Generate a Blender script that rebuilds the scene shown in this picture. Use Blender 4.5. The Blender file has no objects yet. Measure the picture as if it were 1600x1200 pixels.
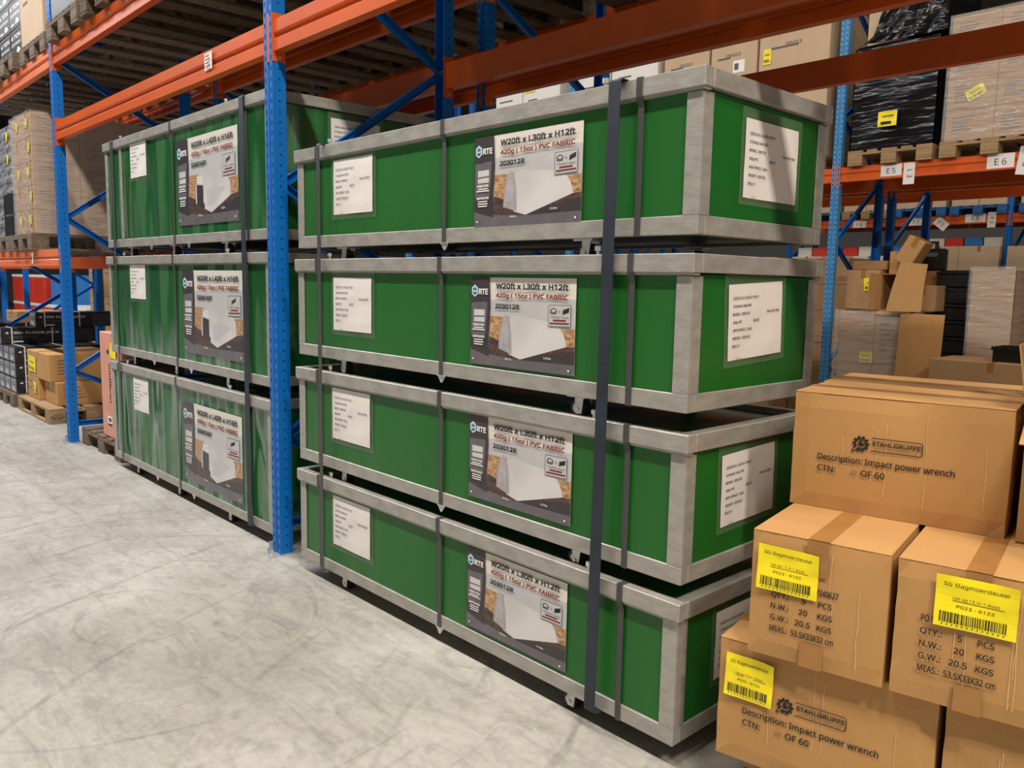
import bpy, bmesh, math, random
from mathutils import Vector, Matrix, noise
random.seed(7)
SC = bpy.context.scene
COL = SC.collection
PI = math.pi

# ------------------------------------------------------------------ camera
cam_data = bpy.data.cameras.new('camera')
cam = bpy.data.objects.new('camera', cam_data)
COL.objects.link(cam)
cam_data.sensor_fit = 'HORIZONTAL'
cam_data.sensor_width = 36.0
cam_data.lens = 1279.18 / 1600 * 36.0
cam_data.clip_start = 0.05
cam_data.clip_end = 200
YAW, PITCH, ROLL = 0.8195, 0.1236, 0.0183
fwd = Vector((-math.sin(YAW) * math.cos(PITCH), math.cos(YAW) * math.cos(PITCH), -math.sin(PITCH)))
rgt = Vector((math.cos(YAW), math.sin(YAW), 0))
upv = rgt.cross(fwd)
r2 = rgt * math.cos(ROLL) + upv * math.sin(ROLL)
u2 = upv * math.cos(ROLL) - rgt * math.sin(ROLL)
cam.matrix_world = Matrix(((r2.x, u2.x, -fwd.x, 1.305), (r2.y, u2.y, -fwd.y, -1.8836),
                           (r2.z, u2.z, -fwd.z, 1.4084), (0, 0, 0, 1)))
SC.camera = cam

# ------------------------------------------------------------------ view, world, lamps
SC.view_settings.view_transform = 'Standard'
SC.view_settings.look = 'None'
SC.view_settings.gamma = 1.0
SC.view_settings.use_curve_mapping = False
SC.view_settings.exposure = 0.0
world = bpy.data.worlds.new('world')
SC.world = world
world.use_nodes = True
bg = world.node_tree.nodes['Background']
bg.inputs[0].default_value = (1.0, 0.97, 0.93, 1)
bg.inputs[1].default_value = 0.30

def area(name, loc, sx, sy, power, color, rot=(0, 0, 0)):
    l = bpy.data.lights.new(name, 'AREA')
    l.shape = 'RECTANGLE'
    l.size, l.size_y, l.energy, l.color = sx, sy, power, color
    o = bpy.data.objects.new(name, l)
    o.location, o.rotation_euler = loc, rot
    COL.objects.link(o)
    return o

WARM, COOL = (1.0, 0.90, 0.76), (0.97, 0.98, 1.0)
AISLE_Z = 7.4
AISLE_LAMPS = [(x, -2.2) for x in (6.0, 3.2, 0.2, -2.8, -5.8, -8.8, -11.8, -15.5, -19.5)]
BACK_LAMPS = [(x, 4.4) for x in (3.0, -1.2, -6.0, -10.5, -15.0)] + [(x, 10.7) for x in (1.0, -3.5, -8.0)]
for x, y in AISLE_LAMPS:
    c = tuple(a + (b - a) * min(1, max(0, (0.5 - x) / 7)) for a, b in zip(WARM, COOL))
    area('aisle_lamp', (x, y, AISLE_Z - 0.06), 1.5, 0.25, 620 if x > 5 else 320 if x > 2 else 205 if x > -7 else 285, c)
for x, y in BACK_LAMPS:
    area('aisle_lamp', (x, y, AISLE_Z - 0.06), 1.5, 0.25, 88 if y < 6 else 70, WARM)

# ------------------------------------------------------------------ materials
def srgb(r, g, b):
    f = lambda c: (c / 255) / 12.92 if c / 255 <= 0.04045 else (((c / 255) + 0.055) / 1.055) ** 2.4
    return (f(r), f(g), f(b), 1)

def mat(name, col, rough=0.5, metal=0.0, var=0.0, vscale=6.0, bump=0.0, bscale=40.0, stretch=(1, 1, 1),
        coat=0.0, spec=0.5, alpha=1.0, dark=None, detail=4.0, rvar=0.0, bdist=0.01, bdetail=2.0):
    m = bpy.data.materials.new(name)
    m.use_nodes = True
    nt = m.node_tree
    b = nt.nodes['Principled BSDF']
    b.inputs['Base Color'].default_value = col
    b.inputs['Roughness'].default_value = rough
    b.inputs['Metallic'].default_value = metal
    b.inputs['Specular IOR Level'].default_value = spec
    b.inputs['Coat Weight'].default_value = coat
    b.inputs['Coat Roughness'].default_value = 0.08
    b.inputs['Alpha'].default_value = alpha
    tc = nt.nodes.new('ShaderNodeTexCoord')
    mp = nt.nodes.new('ShaderNodeMapping')
    mp.inputs['Scale'].default_value = stretch
    nt.links.new(tc.outputs['Object'], mp.inputs[0])
    if var:
        n = nt.nodes.new('ShaderNodeTexNoise')
        n.inputs['Scale'].default_value = vscale
        n.inputs['Detail'].default_value = detail
        nt.links.new(mp.outputs[0], n.inputs[0])
        r = nt.nodes.new('ShaderNodeValToRGB')
        d = dark or tuple(c * (1 - var) for c in col[:3]) + (1,)
        l = tuple(min(1, c * (1 + var * 0.6)) for c in col[:3]) + (1,)
        r.color_ramp.elements[0].position, r.color_ramp.elements[1].position = 0.32, 0.68
        r.color_ramp.elements[0].color, r.color_ramp.elements[1].color = d, l
        nt.links.new(n.outputs[0], r.inputs[0])
        nt.links.new(r.outputs[0], b.inputs['Base Color'])
        if rvar:
            mr = nt.nodes.new('ShaderNodeMapRange')
            mr.inputs[3].default_value, mr.inputs[4].default_value = rough - rvar, rough + rvar
            nt.links.new(n.outputs[0], mr.inputs[0])
            nt.links.new(mr.outputs[0], b.inputs['Roughness'])
    if bump:
        n2 = nt.nodes.new('ShaderNodeTexNoise')
        n2.inputs['Scale'].default_value = bscale
        n2.inputs['Detail'].default_value = bdetail
        nt.links.new(mp.outputs[0], n2.inputs[0])
        bp = nt.nodes.new('ShaderNodeBump')
        bp.inputs['Strength'].default_value = bump
        bp.inputs['Distance'].default_value = bdist
        nt.links.new(n2.outputs[0], bp.inputs['Height'])
        nt.links.new(bp.outputs[0], b.inputs['Normal'])
    return m

M = {}
M['steel'] = mat('galvanised_steel', srgb(164, 161, 155), 0.42, 0.30, 0.16, 26, 0.12, 70, (0.5, 0.5, 1), rvar=0.08, detail=7)
M['zinc'] = mat('bright_zinc', srgb(205, 205, 205), 0.3, 0.6, 0.15, 30)
M['green'] = mat('green_panel', srgb(26, 97, 33), 0.36, 0, 0.10, 3, 0.5, 3, (1.6, 1.6, 0.35), spec=0.42, bdist=0.03, bdetail=0.7)
M['film_green'] = mat('film_wrapped_green_panel', srgb(36, 98, 50), 0.14, 0, 0.16, 2.0, 1.0, 2.4, (2.0, 2.0, 0.40), spec=1.0, bdist=0.12, bdetail=0.8)
M['orange'] = mat('orange_enamel', srgb(206, 88, 26), 0.36, 0, 0.10, 2.5, coat=0.1, spec=0.35)
M['orange_worn'] = mat('faded_orange_enamel', srgb(222, 118, 76), 0.42, 0, 0.10, 2.5, spec=0.35)
M['blue'] = mat('blue_enamel', srgb(6, 104, 190), 0.4, 0, 0.08, 3, spec=0.4)
M['blue_pale'] = mat('pale_blue_enamel', srgb(74, 142, 198), 0.4, 0, 0.12, 5, spec=0.4)
M['hole'] = mat('punched_hole', srgb(10, 22, 45), 0.9)
M['strap'] = mat('grey_polyester_strap', srgb(66, 66, 66), 0.45, 0, 0.12, 60, stretch=(1, 1, 0.1))
M['navy'] = mat('navy_webbing', srgb(30, 40, 52), 0.5, 0, 0.25, 12, 0.2, 300)
M['rubber'] = mat('dark_rubber', srgb(38, 37, 36), 0.6, 0, 0.2, 30)
M['paper'] = mat('white_paper', srgb(226, 221, 218), 0.55, 0, 0.03, 8, 0.3, 7, bdist=0.01)
M['ink'] = mat('black_ink', srgb(24, 22, 22), 0.7)
M['grey_ink'] = mat('grey_ink', srgb(92, 88, 88), 0.7)
M['red_ink'] = mat('dark_red_ink', srgb(120, 34, 30), 0.6)
M['white_ink'] = mat('white_ink', srgb(235, 235, 235), 0.5)
M['blue_ink'] = mat('pale_blue_ink', srgb(150, 200, 228), 0.5)
M['tent'] = mat('printed_white_shelter', srgb(202, 199, 200), 0.35, 0, 0.14, 5, detail=1.0)
M['tent_grey'] = mat('printed_grey_shelter', srgb(164, 158, 164), 0.35, 0, 0.16, 30)
M['char'] = mat('printed_charcoal', srgb(58, 52, 56), 0.35, 0, 0.12, 20)
M['char2'] = mat('printed_slate', srgb(100, 96, 102), 0.35, 0, 0.15, 16)
M['cream'] = mat('printed_cream', srgb(216, 211, 204), 0.4, 0, 0.03, 9)
M['dusk'] = mat('printed_dusk_sky', srgb(196, 158, 118), 0.35, 0, 0.3, 40, stretch=(1, 1, 2.5), dark=srgb(120, 86, 60))
M['field'] = mat('printed_scrub', srgb(88, 64, 56), 0.35, 0, 0.5, 55, dark=srgb(46, 36, 38))
M['haze'] = mat('printed_hazy_sky', srgb(188, 187, 190), 0.35, 0, 0.06, 8)
M['pocket'] = mat('clear_plastic_pocket', srgb(150, 165, 140), 0.12, alpha=0.22, bump=0.5, bscale=20, bdist=0.005)
M['film'] = mat('stretch_film', srgb(225, 222, 220), 0.14, alpha=0.28, bump=1.0, bscale=5, stretch=(1, 1, 4), bdist=0.02, spec=0.7)
M['black_film'] = mat('black_stretch_film', srgb(17, 16, 18), 0.2, bump=0.8, bscale=5, stretch=(0.6, 0.6, 3.4), bdist=0.015, spec=0.35)
M['card'] = mat('kraft_cardboard', srgb(183, 139, 88), 0.72, 0, 0.07, 3.5, 0.10, 70, (1, 1, 0.25), spec=0.25)
M['card_dull'] = mat('dull_cardboard', srgb(172, 136, 98), 0.75, 0, 0.10, 3.5, 0.1, 60, spec=0.2)
M['card_pale'] = mat('pale_cardboard', srgb(196, 170, 142), 0.75, 0, 0.06, 3.5, spec=0.2)
M['card_edge'] = mat('torn_cardboard_edge', srgb(218, 186, 142), 0.8, 0, 0.2, 60)
M['card_in'] = mat('cardboard_inside', srgb(150, 112, 72), 0.8, 0, 0.1, 5)
M['tape'] = mat('brown_packing_tape', srgb(158, 112, 62), 0.22, 0, 0.10, 10, 0.3, 20, bdist=0.004)
M['yellow'] = mat('yellow_label', srgb(246, 226, 18), 0.45, 0, 0.04, 10, 0.25, 12, bdist=0.008)
M['wood'] = mat('pallet_wood', srgb(160, 132, 98), 0.75, 0, 0.28, 7, 0.3, 50, (0.5, 6, 6), detail=6, spec=0.2)
M['wood_old'] = mat('grey_pallet_wood', srgb(120, 106, 92), 0.8, 0, 0.32, 7, 0.4, 50, (0.5, 6, 6), detail=6, spec=0.2)
M['wood_dark'] = mat('dark_pallet_wood', srgb(94, 80, 64), 0.8, 0, 0.35, 7, 0.4, 50, (0.5, 6, 6), detail=6, spec=0.2)
M['wood_blue'] = mat('blue_painted_wood', srgb(20, 88, 150), 0.6, 0, 0.2, 8, 0.2, 40)
M['black_card'] = mat('black_printed_carton', srgb(34, 34, 37), 0.4, 0, 0.12, 4)
M['grey_card'] = mat('film_greyed_carton', srgb(150, 150, 156), 0.3, 0, 0.35, 6, 0.8, 6, (1, 1, 3), dark=srgb(70, 70, 76), bdist=0.02)
M['white_card'] = mat('white_carton', srgb(222, 219, 214), 0.55, 0, 0.05, 5)
M['red'] = mat('red_plastic', srgb(214, 56, 32), 0.4, 0, 0.10, 4)
M['pink'] = mat('salmon_carton', srgb(214, 150, 126), 0.6, 0, 0.10, 7)
M['bin_blue'] = mat('bright_blue_carton', srgb(40, 124, 200), 0.5, 0, 0.08, 5)
M['black_plastic'] = mat('black_plastic', srgb(20, 20, 22), 0.4)
M['bolt'] = mat('zinc_bolt', srgb(214, 212, 206), 0.28, 0.7)
M['wall'] = mat('painted_wall_panel', srgb(150, 150, 148), 0.7, 0, 0.03, 1)
M['ceil'] = mat('ceiling_sheet', srgb(120, 118, 114), 0.8)

def floor_material():
    m = bpy.data.materials.new('worn_concrete')
    m.use_nodes = True
    nt = m.node_tree; N = nt.nodes; L = nt.links
    b = N['Principled BSDF']
    tc = N.new('ShaderNodeTexCoord')
    def noise_(scale, detail=6, rough=0.6, stretch=(1, 1, 1), rot=0, dist=0.0):
        mp = N.new('ShaderNodeMapping')
        mp.inputs['Scale'].default_value = stretch
        mp.inputs['Rotation'].default_value = (0, 0, rot)
        L.new(tc.outputs['Object'], mp.inputs[0])
        n = N.new('ShaderNodeTexNoise')
        n.inputs['Scale'].default_value, n.inputs['Detail'].default_value = scale, detail
        n.inputs['Roughness'].default_value, n.inputs['Distortion'].default_value = rough, dist
        L.new(mp.outputs[0], n.inputs[0])
        return n
    def ramp(src, p0, c0, p1, c1):
        r = N.new('ShaderNodeValToRGB')
        r.color_ramp.elements[0].position, r.color_ramp.elements[1].position = p0, p1
        r.color_ramp.elements[0].color, r.color_ramp.elements[1].color = c0, c1
        L.new(src, r.inputs[0])
        return r
    def mul(a, bb, fac=1.0):
        x = N.new('ShaderNodeMixRGB'); x.blend_type = 'MULTIPLY'; x.inputs[0].default_value = fac
        L.new(a, x.inputs[1]); L.new(bb, x.inputs[2])
        return x
    base = ramp(noise_(0.9, 8, 0.62, dist=0.6).outputs[0], 0.35, srgb(152, 148, 140), 0.66, srgb(186, 183, 177))
    g = lambda v: (v, v, v, 1)
    blot = ramp(noise_(3.4, 10, 0.76, (1, 2.2, 1), 0.5, 1.6).outputs[0], 0.38, g(0.78), 0.53, g(1))
    sweep = ramp(noise_(3.0, 9, 0.72, (0.3, 4.2, 1), 0.25, 1.0).outputs[0], 0.36, g(0.84), 0.48, g(1.0))
    fine = ramp(noise_(26, 6, 0.7).outputs[0], 0.32, g(0.84), 0.6, g(1))
    spots = ramp(noise_(9, 3, 0.5, dist=0.3).outputs[0], 0.24, g(0.6), 0.30, g(1))
    c = mul(mul(mul(mul(base.outputs[0], blot.outputs[0]).outputs[0], sweep.outputs[0]).outputs[0], fine.outputs[0]).outputs[0], spots.outputs[0])
    # tyre scuffs: thin rings of a large wave, broken up by noise
    for (sc, rot, off, lo) in ((0.8, 0.9, (0.6, 2.2, 0), 0.010), (0.55, 2.2, (2.4, -0.8, 0), 0.008), (1.3, 0.2, (1.9, 1.2, 0), 0.012)):
        mp = N.new('ShaderNodeMapping')
        mp.inputs['Location'].default_value = off
        mp.inputs['Rotation'].default_value = (0, 0, rot)
        L.new(tc.outputs['Object'], mp.inputs[0])
        w = N.new('ShaderNodeTexWave'); w.wave_type = 'RINGS'; w.rings_direction = 'Z'
        w.inputs['Scale'].default_value, w.inputs['Distortion'].default_value = sc, 1.2
        w.inputs['Detail'].default_value, w.inputs['Detail Scale'].default_value = 2, 0.7
        L.new(mp.outputs[0], w.inputs[0])
        thin = ramp(w.outputs[0], 0.0, g(0.80), lo, g(1))
        brk = ramp(noise_(1.3, 4, 0.6, rot=rot).outputs[0], 0.46, g(0), 0.58, g(1))
        x = N.new('ShaderNodeMixRGB'); x.blend_type = 'MULTIPLY'
        L.new(brk.outputs[0], x.inputs[0]); L.new(c.outputs[0], x.inputs[1]); L.new(thin.outputs[0], x.inputs[2])
        c = x
    L.new(c.outputs[0], b.inputs['Base Color'])
    rr = N.new('ShaderNodeMapRange'); rr.inputs[3].default_value, rr.inputs[4].default_value = 0.38, 0.62
    L.new(noise_(3, 5).outputs[0], rr.inputs[0]); L.new(rr.outputs[0], b.inputs['Roughness'])
    bp = N.new('ShaderNodeBump'); bp.inputs['Strength'].default_value = 0.12; bp.inputs['Distance'].default_value = 0.01
    L.new(noise_(18, 6, 0.7).outputs[0], bp.inputs['Height']); L.new(bp.outputs[0], b.inputs['Normal'])
    b.inputs['Specular IOR Level'].default_value = 0.35
    return m
M['floor'] = floor_material()

# ------------------------------------------------------------------ mesh builder
class MB:
    def __init__(self):
        self.v, self.f, self.m, self.mats = [], [], [], []
        self.X = Matrix.Identity(4)
    def mi(self, k):
        if k not in self.mats: self.mats.append(k)
        return self.mats.index(k)
    def add(self, vs, fs, k):
        n = len(self.v); i = self.mi(k)
        self.v += [tuple(self.X @ Vector(p)) for p in vs]
        self.f += [tuple(n + j for j in f) for f in fs]
        self.m += [i] * len(fs)
        return self
    def box(self, x0, x1, y0, y1, z0, z1, k, c=0.0):
        if x0 > x1: x0, x1 = x1, x0
        if y0 > y1: y0, y1 = y1, y0
        if z0 > z1: z0, z1 = z1, z0
        if c <= 0:
            vs = [(x, y, z) for z in (z0, z1) for y in (y0, y1) for x in (x0, x1)]
            return self.add(vs, [(0, 2, 3, 1), (4, 5, 7, 6), (0, 1, 5, 4), (2, 6, 7, 3), (0, 4, 6, 2), (1, 3, 7, 5)], k)
        c = min(c, (x1 - x0) * .45, (y1 - y0) * .45, (z1 - z0) * .45)
        P = {}; vs = []
        for sx in (0, 1):
            for sy in (0, 1):
                for sz in (0, 1):
                    X = (x0, x1)[sx]; Y = (y0, y1)[sy]; Z = (z0, z1)[sz]
                    ix = X + (c, -c)[sx]; iy = Y + (c, -c)[sy]; iz = Z + (c, -c)[sz]
                    for a, p in enumerate(((X, iy, iz), (ix, Y, iz), (ix, iy, Z))):
                        P[sx, sy, sz, a] = len(vs); vs.append(p)
        fs = []
        for s in (0, 1):
            q = [(0, 0), (1, 0), (1, 1), (0, 1)]
            fx = [P[s, a, b, 0] for a, b in q]; fy = [P[a, s, b, 1] for a, b in q]; fz = [P[a, b, s, 2] for a, b in q]
            fs += [tuple(fx if s else fx[::-1]), tuple(fy[::-1] if s else fy), tuple(fz if s else fz[::-1])]
        for s in (0, 1):
            for t in (0, 1):
                e = [P[s, t, 0, 0], P[s, t, 1, 0], P[s, t, 1, 1], P[s, t, 0, 1]]
                fs.append(tuple(e if s == t else e[::-1]))
                if s != t: fs[-1] = tuple(e[::-1])
                e = [P[0, s, t, 1], P[1, s, t, 1], P[1, s, t, 2], P[0, s, t, 2]]
                fs.append(tuple(e if s == t else e[::-1]))
                e = [P[s, 0, t, 0], P[s, 1, t, 0], P[s, 1, t, 2], P[s, 0, t, 2]]
                fs.append(tuple(e[::-1] if s == t else e))
        for sx in (0, 1):
            for sy in (0, 1):
                for sz in (0, 1):
                    e = [P[sx, sy, sz, a] for a in range(3)]
                    fs.append(tuple(e if (sx + sy + sz) % 2 else e[::-1]))
        return self.add(vs, fs, k)
    def prism(self, prof, axis, a, b, k, closed=True):
        """prof: list of 2-D points, extruded along axis from a to b; 'x': (y,z), 'y': (x,z), 'z': (x,y)"""
        n = len(prof)
        def p3(p, t):
            return (t, p[0], p[1]) if axis == 'x' else (p[0], t, p[1]) if axis == 'y' else (p[0], p[1], t)
        vs = [p3(p, a) for p in prof] + [p3(p, b) for p in prof]
        fs = [(i, (i + 1) % n, n + (i + 1) % n, n + i) for i in range(n if closed else n - 1)]
        if closed: fs += [tuple(range(n))[::-1], tuple(range(n, 2 * n))]
        return self.add(vs, fs, k)
    def ribbon(self, pts, w, k, t=0.0012, axis='x', at=0.0):
        """strip of width w and thickness t along a path in the plane across axis"""
        n = len(pts); off = []
        for i in range(n):
            p = Vector(pts[max(0, i - 1)]); q = Vector(pts[min(n - 1, i + 1)])
            d = (q - p).normalized(); off.append(Vector((d.y, -d.x)) * t)
        vs = []
        for i in range(n):
            for s in (-1, 1):
                for o in (0, 1):
                    q = Vector(pts[i]) + off[i] * o
                    vs.append((at + s * w / 2, q.x, q.y) if axis == 'x' else (q.x, at + s * w / 2, q.y))
        fs = []
        for i in range(n - 1):
            a = i * 4; b = a + 4
            fs += [(a, a + 2, b + 2, b), (a + 1, b + 1, b + 3, a + 3), (a, b, b + 1, a + 1), (a + 2, a + 3, b + 3, b + 2)]
        fs += [(0, 1, 3, 2), (4 * n - 4, 4 * n - 2, 4 * n - 1, 4 * n - 3)]
        return self.add(vs, fs, k)
    def cyl(self, p, q, r, k, n=10, r2=None):
        p, q = Vector(p), Vector(q); d = (q - p).normalized()
        a = d.orthogonal().normalized(); b = d.cross(a); r2 = r if r2 is None else r2
        vs = [tuple(p + (a * math.cos(2 * PI * i / n) + b * math.sin(2 * PI * i / n)) * r) for i in range(n)]
        vs += [tuple(q + (a * math.cos(2 * PI * i / n) + b * math.sin(2 * PI * i / n)) * r2) for i in range(n)]
        fs = [(i, (i + 1) % n, n + (i + 1) % n, n + i) for i in range(n)] + [tuple(range(n))[::-1], tuple(range(n, 2 * n))]
        return self.add(vs, fs, k)
    def bar(self, p, q, w, t, k):
        """flat bar from p to q in a plane x = const (w across, t along x)"""
        p, q = Vector(p), Vector(q); d = (q - p).normalized()
        s = Vector((1, 0, 0)) * t / 2; u = d.cross(Vector((1, 0, 0))).normalized() * w / 2
        vs = [tuple(e + a * u + b * s) for e in (p, q) for a, b in ((-1, -1), (1, -1), (1, 1), (-1, 1))]
        return self.add(vs, [(0, 1, 2, 3)[::-1], (4, 5, 6, 7), (0, 1, 5, 4), (1, 2, 6, 5), (2, 3, 7, 6), (3, 0, 4, 7)], k)
    # flat print: (u, v) on a face set by self.face(origin, right, up)
    def face(self, o, u, v):
        u, v = Vector(u).normalized(), Vector(v).normalized(); n = u.cross(v); o = Vector(o)
        self.X = Matrix(((u.x, v.x, n.x, o.x), (u.y, v.y, n.y, o.y), (u.z, v.z, n.z, o.z), (0, 0, 0, 1)))
        return self
    def poly(self, pts, h, k):
        return self.add([(p[0], p[1], h) for p in pts], [tuple(range(len(pts)))], k)
    def rect(self, u0, v0, u1, v1, h, k):
        return self.poly([(u0, v0), (u1, v0), (u1, v1), (u0, v1)], h, k)
    def sheet(self, u0, v0, u1, v1, h, k, nu=8, nv=6, amp=0.0, seed=0, curl=None):
        vs = []
        for j in range(nv + 1):
            for i in range(nu + 1):
                a, b = i / nu, j / nv
                z = h + amp * (noise.noise(Vector((a * 2.3 + seed, b * 2.3, seed))) + 0.6)
                if curl: z += curl(a, b)
                vs.append((u0 + (u1 - u0) * a, v0 + (v1 - v0) * b, z))
        fs = [(j * (nu + 1) + i, j * (nu + 1) + i + 1, (j + 1) * (nu + 1) + i + 1, (j + 1) * (nu + 1) + i) for j in range(nv) for i in range(nu)]
        return self.add(vs, fs, k)
    def text(self, s, u, v, size, h, k, bold=0.0, align='l', width=None, lean=0.0):
        vs, fs, w = text_geo(s, bold)
        sx = size if width is None else width / w
        x0 = u if align == 'l' else u - w * sx / 2 if align == 'c' else u - w * sx
        e = max(0, bold) * size * .9
        for i, (dx, dy) in enumerate(((0, 0),) if e <= 0 else ((-e, -e), (e, -e), (e, e), (-e, e))):
            self.add([(x0 + dx + p[0] * sx + p[1] * size * lean, v + dy + p[1] * size, h + i * .00004) for p in vs], fs, k)
        return self
    def mesh(self, name, smooth=False):
        me = bpy.data.meshes.new(name)
        me.from_pydata(self.v, [], self.f)
        for k in self.mats: me.materials.append(M[k])
        me.polygons.foreach_set('material_index', self.m)
        if smooth: me.polygons.foreach_set('use_smooth', [True] * len(self.f))
        me.update()
        return me

_T = {}
FONT = None
try:    # the sans serif that ships with Blender itself; the built-in one is used if it is absent
    import os
    FONT = bpy.data.fonts.load(os.path.join(bpy.utils.system_resource('DATAFILES'), 'fonts', 'NotoSansHebrew-Regular.woff2'))
except Exception:
    FONT = None
def text_geo(s, bold):
    key = (s, bold)
    if key not in _T:
        c = bpy.data.curves.new('t', 'FONT')
        if FONT: c.font = FONT
        c.body = s; c.size = 1.0; c.resolution_u = 2; c.fill_mode = 'FRONT'
        o = bpy.data.objects.new('t', c)
        COL.objects.link(o)
        dg = bpy.context.evaluated_depsgraph_get()
        me = bpy.data.meshes.new_from_object(o.evaluated_get(dg))
        vs = [(p.co.x, p.co.y) for p in me.vertices]; fs = [tuple(p.vertices) for p in me.polygons]
        x0 = min(p[0] for p in vs); w = max(p[0] for p in vs) - x0
        _T[key] = ([(p[0] - x0, p[1]) for p in vs], fs, w)
        bpy.data.objects.remove(o); bpy.data.curves.remove(c); bpy.data.meshes.remove(me)
    return _T[key]

# ------------------------------------------------------------------ object helpers
def thing(name, label, cat, loc=(0, 0, 0), rz=0.0, group=None):
    o = bpy.data.objects.new(name, None)
    o.empty_display_size = 0.1
    o.location = loc; o.rotation_euler = (0, 0, rz)
    o['label'] = label; o['category'] = cat
    if group: o['group'] = group
    COL.objects.link(o)
    return o
def part(name, me, parent, loc=(0, 0, 0), rot=(0, 0, 0), label=None, kind=None):
    if isinstance(me, MB): me = me.mesh(name)
    o = bpy.data.objects.new(name, me)
    o.parent = parent; o.location = loc; o.rotation_euler = rot
    if label: o['label'] = label
    if kind: o['kind'] = kind
    COL.objects.link(o)
    return o
def solo(name, me, label, cat, loc=(0, 0, 0), rz=0.0, group=None):
    if isinstance(me, MB): me = me.mesh(name)
    o = bpy.data.objects.new(name, me)
    o.location = loc; o.rotation_euler = (0, 0, rz)
    o['label'] = label; o['category'] = cat
    if group: o['group'] = group
    COL.objects.link(o)
    return o
def struct(name, mb):
    o = bpy.data.objects.new(name, mb.mesh(name)); o['kind'] = 'structure'; COL.objects.link(o)
    return o
CACHE = {}
def cached(key, fn):
    if key not in CACHE: CACHE[key] = fn()
    return CACHE[key]
ORD = ['first', 'second', 'third', 'fourth', 'fifth', 'sixth', 'seventh', 'eighth', 'ninth', 'tenth']

# ------------------------------------------------------------------ the hall
struct('floor', MB().box(-45, 10, -9, 24, -0.2, 0, 'floor'))
struct('ceiling', MB().box(-45, 10, -9, 24, 8.0, 8.2, 'ceil'))
struct('wall_back', MB().box(-45, 10, 24, 24.2, 0, 8, 'wall'))
struct('wall_far_end', MB().box(-45.2, -45, -9, 24, 0, 8, 'wall'))
struct('wall_near_end', MB().box(10, 10.2, -9, 24, 0, 8, 'wall'))
struct('wall_front', MB().box(-45, 10, -9.2, -9, 0, 8, 'wall'))

# ------------------------------------------------------------------ racking
def upright_mesh(h, k):
    def f():
        b = MB()
        prof = [(-.04, 0), (-.013, 0), (-.008, .012), (.008, .012), (.013, 0), (.04, 0), (.04, .07), (.034, .07),
                (.034, .012), (.012, .012), (.010, .017), (-.010, .017), (-.012, .012), (-.034, .012), (-.034, .07), (-.04, .07)]
        b.prism(prof, 'z', 0.004, h, k)
        return b.mesh('post')
    return cached(('post', h, k), f)
def holes_mesh(h):
    def f():
        b = MB(); n = int(h / 0.05)
        for i in range(1, n):
            z = i * 0.05
            for sx in (-1, 1):
                x = sx * .0265
                b.add([(x - .004, -.0006, z - .012), (x + .004, -.0006, z - .012), (x + .004, -.0006, z + .010), (x - .004, -.0006, z + .010)], [(0, 1, 2, 3)], 'hole')
                X = sx * .0407
                if i % 1 == 0:
                    b.add([(X, .036 + .0055 * math.cos(a * PI / 3), z + .0055 * math.sin(a * PI / 3)) for a in range(6)], [tuple(range(6))], 'hole')
        return b.mesh('perforations')
    return cached(('holes', h), f)
def frame(x, y0, depth, h, label, facing=1, group=None, key='blue'):
    """upright frame: two posts, zigzag braces, base plates; facing = +1 when the aisle side is -y"""
    t = thing('upright_frame', label, 'rack frame', (x, y0, 0), 0, group)
    for s in (0, 1):
        rz = 0 if s == 0 else PI
        p = part('post', upright_mesh(h, key if s == 0 else 'blue'), t, (0, 0 if s == 0 else depth, 0), (0, 0, rz))
        part('perforations', holes_mesh(h), p, kind='stuff')
        def plate():
            b = MB()
            b.box(-.055, .045, -.055, .085, 0, .006, 'zinc', .001)
            b.box(-.046, -.042, -.02, .06, .006, .06, 'zinc')
            for q in ((-.03, -.035), (.025, -.035)):
                b.cyl((q[0], q[1], .006), (q[0], q[1], .016), .011, 'bolt', 6)
                b.cyl((q[0], q[1], .016), (q[0], q[1], .034), .006, 'bolt', 6)
            return b.mesh('base_plate')
        part('base_plate', cached('plate', plate), p)
    a, c = .055, depth - .055
    nodes = [(a, .16), (c, .16), (a, .60), (c, 1.23), (a, 1.86), (c, 2.56), (a, 3.10), (c, 3.7), (a, 4.3), (c, 4.9)]
    nodes = [n for n in nodes if n[1] < h]
    segs = [(nodes[0], nodes[1])] + [(nodes[i], nodes[i + 1]) for i in range(2, len(nodes) - 1)]
    segs.append((nodes[1], nodes[2]))
    for i, (p, q) in enumerate(segs):
        b = MB(); xo = .0 if i % 2 else .012
        d = Vector((0, q[0] - p[0], q[1] - p[1])); L = d.length
        ang = math.atan2(d.z, d.y)
        b.X = Matrix.Translation((xo - .02, p[0], p[1])) @ Matrix.Rotation(ang, 4, 'X')
        b.box(0, .032, -.0, L, -.021, -.018, 'blue'); b.box(0, .003, 0, L, -.021, .021, 'blue'); b.box(0, .032, 0, L, .018, .021, 'blue')
        for e in (0.012, L - .012):
            b.cyl((-.004, e, 0), (.045, e, 0), .007, 'bolt', 6)
        part('brace', b, t)
    return t
BEAM_H = .14
def beam_mesh(L, k):
    def f():
        prof = [(0, .14), (0, .084), (.004, .079), (.011, .075), (.011, .060), (.004, .055), (0, .051), (0, 0), (.05, 0), (.05, .14)]
        return MB().prism(prof, 'x', 0, L, k).mesh('beam')
    return cached(('beam', L, k), f)
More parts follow.
